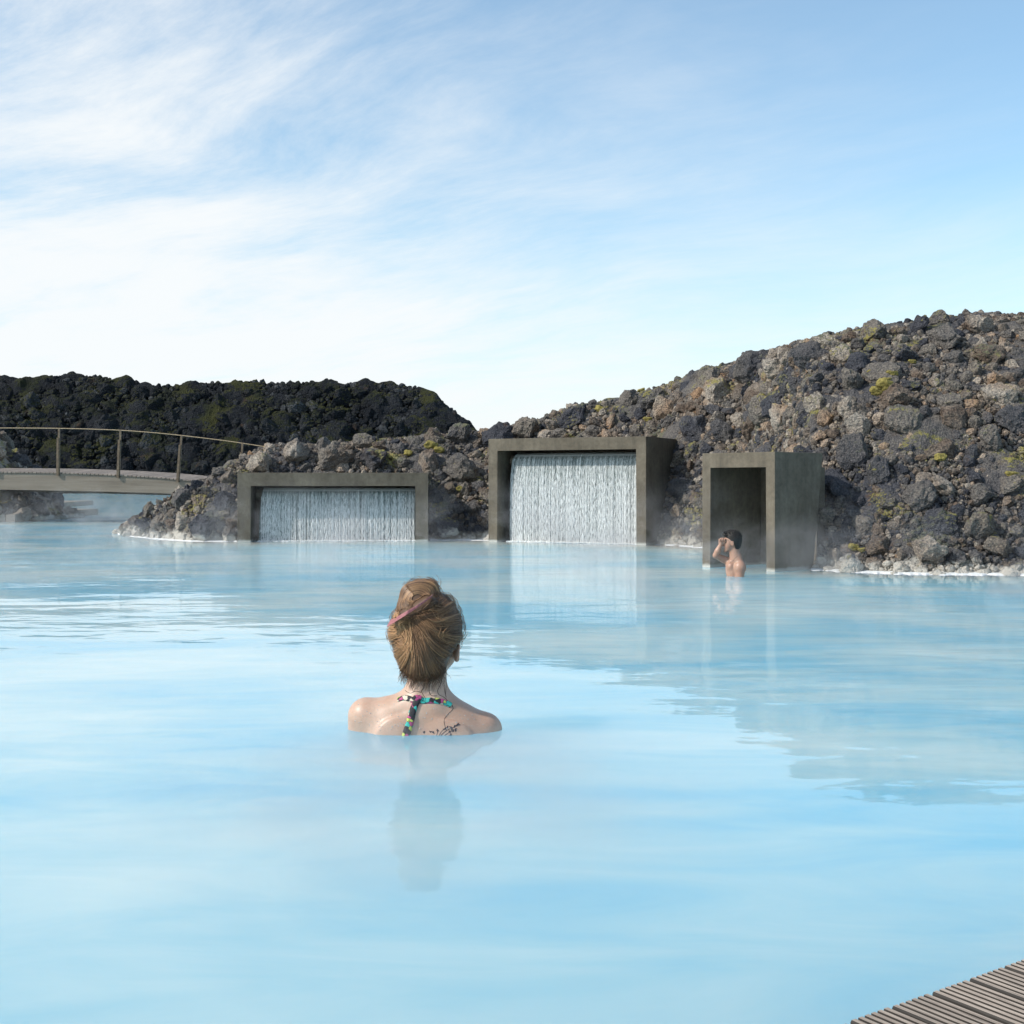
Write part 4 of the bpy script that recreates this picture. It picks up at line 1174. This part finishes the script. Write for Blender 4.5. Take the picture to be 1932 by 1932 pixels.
def m_body(Pn):
    d = smin(m_head(Pn), m_ear(Pn), 0.002)
    d = smin(d, s_cap(Pn, mp(975, 985, 0.004), mp(1025, 1270, 0.006), 118*k2, 140*k2), 0.012)
    d = smin(d, s_cap(Pn, mp(900, 1020, -0.018), mp(925, 1260, -0.006), 26*k2, 24*k2), 0.010)     # neck cord
    d = smin(d, s_cap(Pn, mp(1070, 1230, 0.0), mp(1110, 1400, -0.026), 95*k2, 105*k2), 0.018)      # trapezius
    d = smin(d, s_cap(Pn, mp(900, 1345, 0.0), mp(1090, 1330, -0.02), 40*k2, 46*k2), 0.015)        # collar bone
    d = smin(d, s_ell(Pn, mp(1005, 1560, 0.022), (205*k2, 0.062, 250*k2)), 0.02)
    d = smin(d, s_ell(Pn, mp(900, 1450, 0.010), (105*k2, 0.050, 130*k2)), 0.015)             # chest
    d = smin(d, s_ell(Pn, mp(1010, 2000, 0.022), (185*k2, 0.058, 500*k2)), 0.03)
    # near (left) shoulder and arm, hanging
    d = smin(d, s_ell(Pn, mp(1112, 1475, -0.038), (142*k2, 0.040, 150*k2)), 0.014)
    d = smin(d, s_cap(Pn, mp(1115, 1500, -0.040), mp(1095, 1900, -0.040), 112*k2, 96*k2), 0.012)
    d = smin(d, s_cap(Pn, mp(1095, 1900, -0.040), mp(930, 2150, -0.03), 88*k2, 70*k2), 0.01)
    # far (right) arm raised to the brow
    d = smin(d, s_cap(Pn, mp(880, 1350, 0.036), mp(740, 1285, 0.030), 100*k2, 84*k2), 0.016)
    d = smin(d, s_cap(Pn, mp(740, 1285, 0.030), mp(545, 1195, 0.004), 84*k2, 68*k2), 0.010)
    d = smin(d, s_cap(Pn, mp(540, 1185, 0.002), mp(590, 1080, -0.008), 66*k2, 72*k2), 0.008)
    d = smin(d, s_cap(Pn, mp(590, 1080, -0.008), mp(652, 925, -0.018), 70*k2, 43*k2), 0.008)
    # palm, fingers curled over towards us, thumb along the cheek
    d = smin(d, s_ell(Pn, mp(668, 872, -0.021), (68*k2, 0.0085, 62*k2), (0, 0.15, 0)), 0.006)
    f = None
    for (bx_, bz_, tx, tz, r_) in ((618, 845, 614, 792, 17), (652, 838, 655, 772, 18), (690, 834, 692, 768, 18), (728, 832, 732, 772, 17)):
        a = s_cap(Pn, mp(bx_, bz_, -0.022), mp(tx, tz, -0.029), r_*k2, (r_-1)*k2)
        a = np.minimum(a, s_cap(Pn, mp(tx, tz, -0.029), mp(tx+5, tz+22, -0.038), (r_-1)*k2, (r_-2)*k2))
        a = smin(a, s_cap(Pn, mp(tx+5, tz+22, -0.038), mp(tx+9, tz+52, -0.040), (r_-2)*k2, (r_-4)*k2), 0.001)
        f = a if f is None else np.minimum(f, a)
    th_ = smin(s_cap(Pn, mp(700, 905, -0.020), mp(742, 880, -0.026), 22*k2, 18*k2), s_cap(Pn, mp(742, 880, -0.026), mp(760, 845, -0.028), 18*k2, 14*k2), 0.001)
    d = smin(d, np.minimum(f, th_), 0.0022)
    return d
V, Fq = surface_nets(m_body, mp(420, 2350, -0.10), mp(1300, 560, 0.12), 0.0024)
man = empty('person', (MX, MD, 0)); tag(man, 'bare-chested man with short black hair shading his eyes with one hand by the doorway', 'person')
OM = np.array([MX, MD, 0.0])
obj_np('body', V-OM, Fq, M_skinm, man, smooth=True)
curl = np.random.default_rng(5)
cc = [(curl.uniform(745, 1080), curl.uniform(605, 680), curl.uniform(-0.04, 0.04), curl.uniform(16, 34)) for _ in range(60)]
def m_hair(Pn):
    d = s_ell(Pn, mp(972, 790, 0.0), (212*k2, 0.057, 216*k2))
    d = smin(d, s_ell(Pn, mp(1020, 900, 0.0), (142*k2, 0.048, 175*k2)), 0.012)
    d = smax(d, -s_ell(Pn, mp(800, 965, 0.0), (165*k2, 0.090, 205*k2)), 0.006)       # face
    d = smax(d, -s_ell(Pn, mp(905, 1010, 0.0), (95*k2, 0.090, 150*k2)), 0.006)      # under and behind the ear
    d = smax(d, -s_ell(Pn, mp(990, 1180, 0.0), (160*k2, 0.090, 130*k2)), 0.006)
    d = smax(d, -s_ell(Pn, mp(922, 898, -0.055), (40*k2, 0.020, 70*k2)), 0.002)
    d = smax(d, -s_ell(Pn, mp(922, 898, 0.055), (40*k2, 0.020, 70*k2)), 0.002)
    d = smin(d, s_cap(Pn, mp(770, 680, 0.0), mp(950, 630, 0.0), 60*k2, 62*k2), 0.010)
    for a, b, y, r_ in cc: d = smin(d, s_ell(Pn, mp(a, b+18*abs((a-900)/200)**2, y), (r_*k2, r_*k2, r_*k2*.8)), 0.002)
    return d
V, Fq = surface_nets(m_hair, mp(680, 1150, -0.08), mp(1230, 540, 0.08), 0.0024)
mh = obj_np('hair', V-OM, Fq, M_hairm, man, smooth=True, attrs={'rnd': ('POINT', np.full(len(V), 0.3))})
n = 900; K = 8; tt = np.linspace(0, 1, K)
hs = np.array([mp(rng.uniform(740, 1160), rng.uniform(560, 760), rng.uniform(-0.06, 0.03)) for _ in range(n)]); hs = project(m_hair, hs, 0.0)
gd = grad(m_hair, hs); ln = rng.uniform(0.004, 0.011, n); sw = rng.normal(0, 1, (n, 3)); sw[:, 2] *= .4
Pm = hs[:, None]+gd[:, None]*(np.sin(tt*2.4)*0.6)[None, :, None]*ln[:, None, None]+sw[:, None]*(tt**2)[None, :, None]*ln[:, None, None]*0.6
Vt, Ft, rv = tubes_np(Pm, 0.0009*(1-0.6*tt)[None]*np.ones((n, 1)), 3, rng.random(n))
o = obj_np('hair_curls', Vt-OM, Ft, M_hairm, mh, smooth=True, attrs={'rnd': ('POINT', rv)}); o['kind'] = 'stuff'
ey = front_hit(m_body, np.array([(mp(783, 868)[0], mp(783, 868)[2])]), MD-0.1, MD+0.02)[0]
for nm, c_, r_, mt in (('eye', mp(776, 868, -0.0155), (0.0042, 0.0042, 0.0042), flat_mat('eye_white', (0.5, 0.48, 0.46), 0.2)),):
    obj_np(nm, I3*np.array(r_)+np.array(c_)-OM, F3, mt, man, smooth=True)
bq = dense([(748, 822), (775, 808), (812, 812), (835, 826)], 12); xz = np.array([(mp(a, b)[0], mp(a, b)[2]) for a, b in bq]); yy = front_hit(m_body, xz, MD-0.1, MD+0.02)
okb = ~np.isnan(yy)
if okb.sum() > 3:
    Vt, Ft, _ = tubes_np(np.stack([xz[okb, 0], yy[okb], xz[okb, 1]], -1)[None], np.full((1, okb.sum()), 0.0018), 5)
    obj_np('eyebrow', Vt-OM, Ft, M_hairm, man, smooth=True)
nq = dense([(1055, 1195), (1020, 1222), (975, 1270), (950, 1312), (905, 1338), (868, 1368), (850, 1392)], 26); xz = np.array([(mp(a, b)[0], mp(a, b)[2]) for a, b in nq]); yy = front_hit(m_body, xz, MD-0.12, MD+0.08)
okb = ~np.isnan(yy)
Vt, Ft, _ = tubes_np(np.stack([xz[okb, 0], yy[okb]-0.0004, xz[okb, 1]], -1)[None], np.full((1, okb.sum()), 0.0009), 5)
obj_np('neck_cord', Vt-OM, Ft, M_wet, man, smooth=True)

lap('')
# ------------------------------------------------------------------ steam drifting over the warm water
def steam_mat():
    m, t, out = material('steam')
    pos = t.new('ShaderNodeNewGeometry').outputs['Position']; sp = t.new('ShaderNodeSeparateXYZ', ins={0: pos})
    wrp = t.new('ShaderNodeTexNoise', ins={'Vector': pos, 'Scale': 1.4, 'Detail': 2.0})
    ws = t.new('ShaderNodeVectorMath', operation='SCALE', ins={0: wrp.outputs['Color'], 'Scale': 0.6})
    pv = t.new('ShaderNodeVectorMath', operation='ADD', ins={0: pos, 1: ws.outputs[0]})
    n = t.noise(t.mapping(pv.outputs[0], scale=(1.0, 0.6, 1.5)), 1.5, 5, 0.6)
    # thicker where the hot water falls and where the bank breaks the wind
    for bx_, by_, rad_, amt in ((2.05, 10.5, 0.75, 0.11), (0.75, 14.8, 0.9, 0.10), (-2.2, 15.2, 1.3, 0.07), (-3.6, 15.3, 0.9, 0.10), (1.6, 14.3, 0.8, 0.09), (-7.6, 24.6, 2.2, 0.05), (-10.0, 22.6, 1.2, 0.04)):
        dx = t.math('SUBTRACT', sp.outputs[0], bx_); dy = t.math('SUBTRACT', sp.outputs[1], by_)
        g = t.math('EXPONENT', t.math('MULTIPLY', t.math('ADD', t.math('MULTIPLY', dx, dx), t.math('MULTIPLY', dy, dy)), -1.0/(rad_*rad_)))
        n = t.math('ADD', n, t.math('MULTIPLY', g, amt))
    hgt = t.rng(sp.outputs[2], 0.0, 0.95, 1.0, 0.0)
    d = t.math('MULTIPLY', t.rng(n, 0.575, 0.72), t.math('MULTIPLY', hgt, hgt))
    d = t.math('ADD', d, t.math('MULTIPLY', t.rng(sp.outputs[2], 0.0, 0.10, 1.0, 0.0), 0.02))
    v = t.new('ShaderNodeVolumePrincipled', ins={'Color': (0.96, 0.98, 1, 1), 'Density': t.math('MULTIPLY', d, STEAM), 'Anisotropy': 0.1})
    t.l.new(v.outputs[0], out.inputs['Volume'])
    return m
STEAM = 1.05
bm = bmesh.new(); box(bm, -13.5, 6.0, 7.0, 26.5, 0.003, 1.0)
st = obj_bm('steam', bm, steam_mat()); tag(st, 'thin white steam drifting over the far half of the lagoon', 'steam', kind='stuff')
bm = bmesh.new(); box(bm, -1.15, 0.75, 1.9, 4.1, 0.003, 0.085)
def low_steam():
    m, t, out = material('low_steam')
    pos = t.new('ShaderNodeNewGeometry').outputs['Position']; sp = t.new('ShaderNodeSeparateXYZ', ins={0: pos})
    dx = t.math('DIVIDE', t.math('SUBTRACT', sp.outputs[0], -0.22), 0.80); dy = t.math('DIVIDE', t.math('SUBTRACT', sp.outputs[1], 2.85), 0.95)
    rr = t.math('SQRT', t.math('ADD', t.math('MULTIPLY', dx, dx), t.math('MULTIPLY', dy, dy)))
    n = t.noise(t.mapping(pos, scale=(1, 1, 3)), 3.0, 4, 0.55)
    d = t.math('MULTIPLY', t.rng(rr, 0.15, 1.05, 1.0, 0.0), t.rng(n, 0.30, 0.66))
    d = t.math('MULTIPLY', d, t.rng(sp.outputs[2], 0.0, 0.080, 1.0, 0.0))
    v = t.new('ShaderNodeVolumePrincipled', ins={'Color': (0.96, 0.98, 1, 1), 'Density': t.math('MULTIPLY', d, 3.0)})
    t.l.new(v.outputs[0], out.inputs['Volume'])
    return m
s2_ = obj_bm('steam', bm, low_steam()); tag(s2_, 'low pale steam lying on the water round the woman', 'steam', kind='stuff')
SC.cycles.volume_step_rate = 4.0; SC.cycles.volume_max_steps = 96

lap('end')
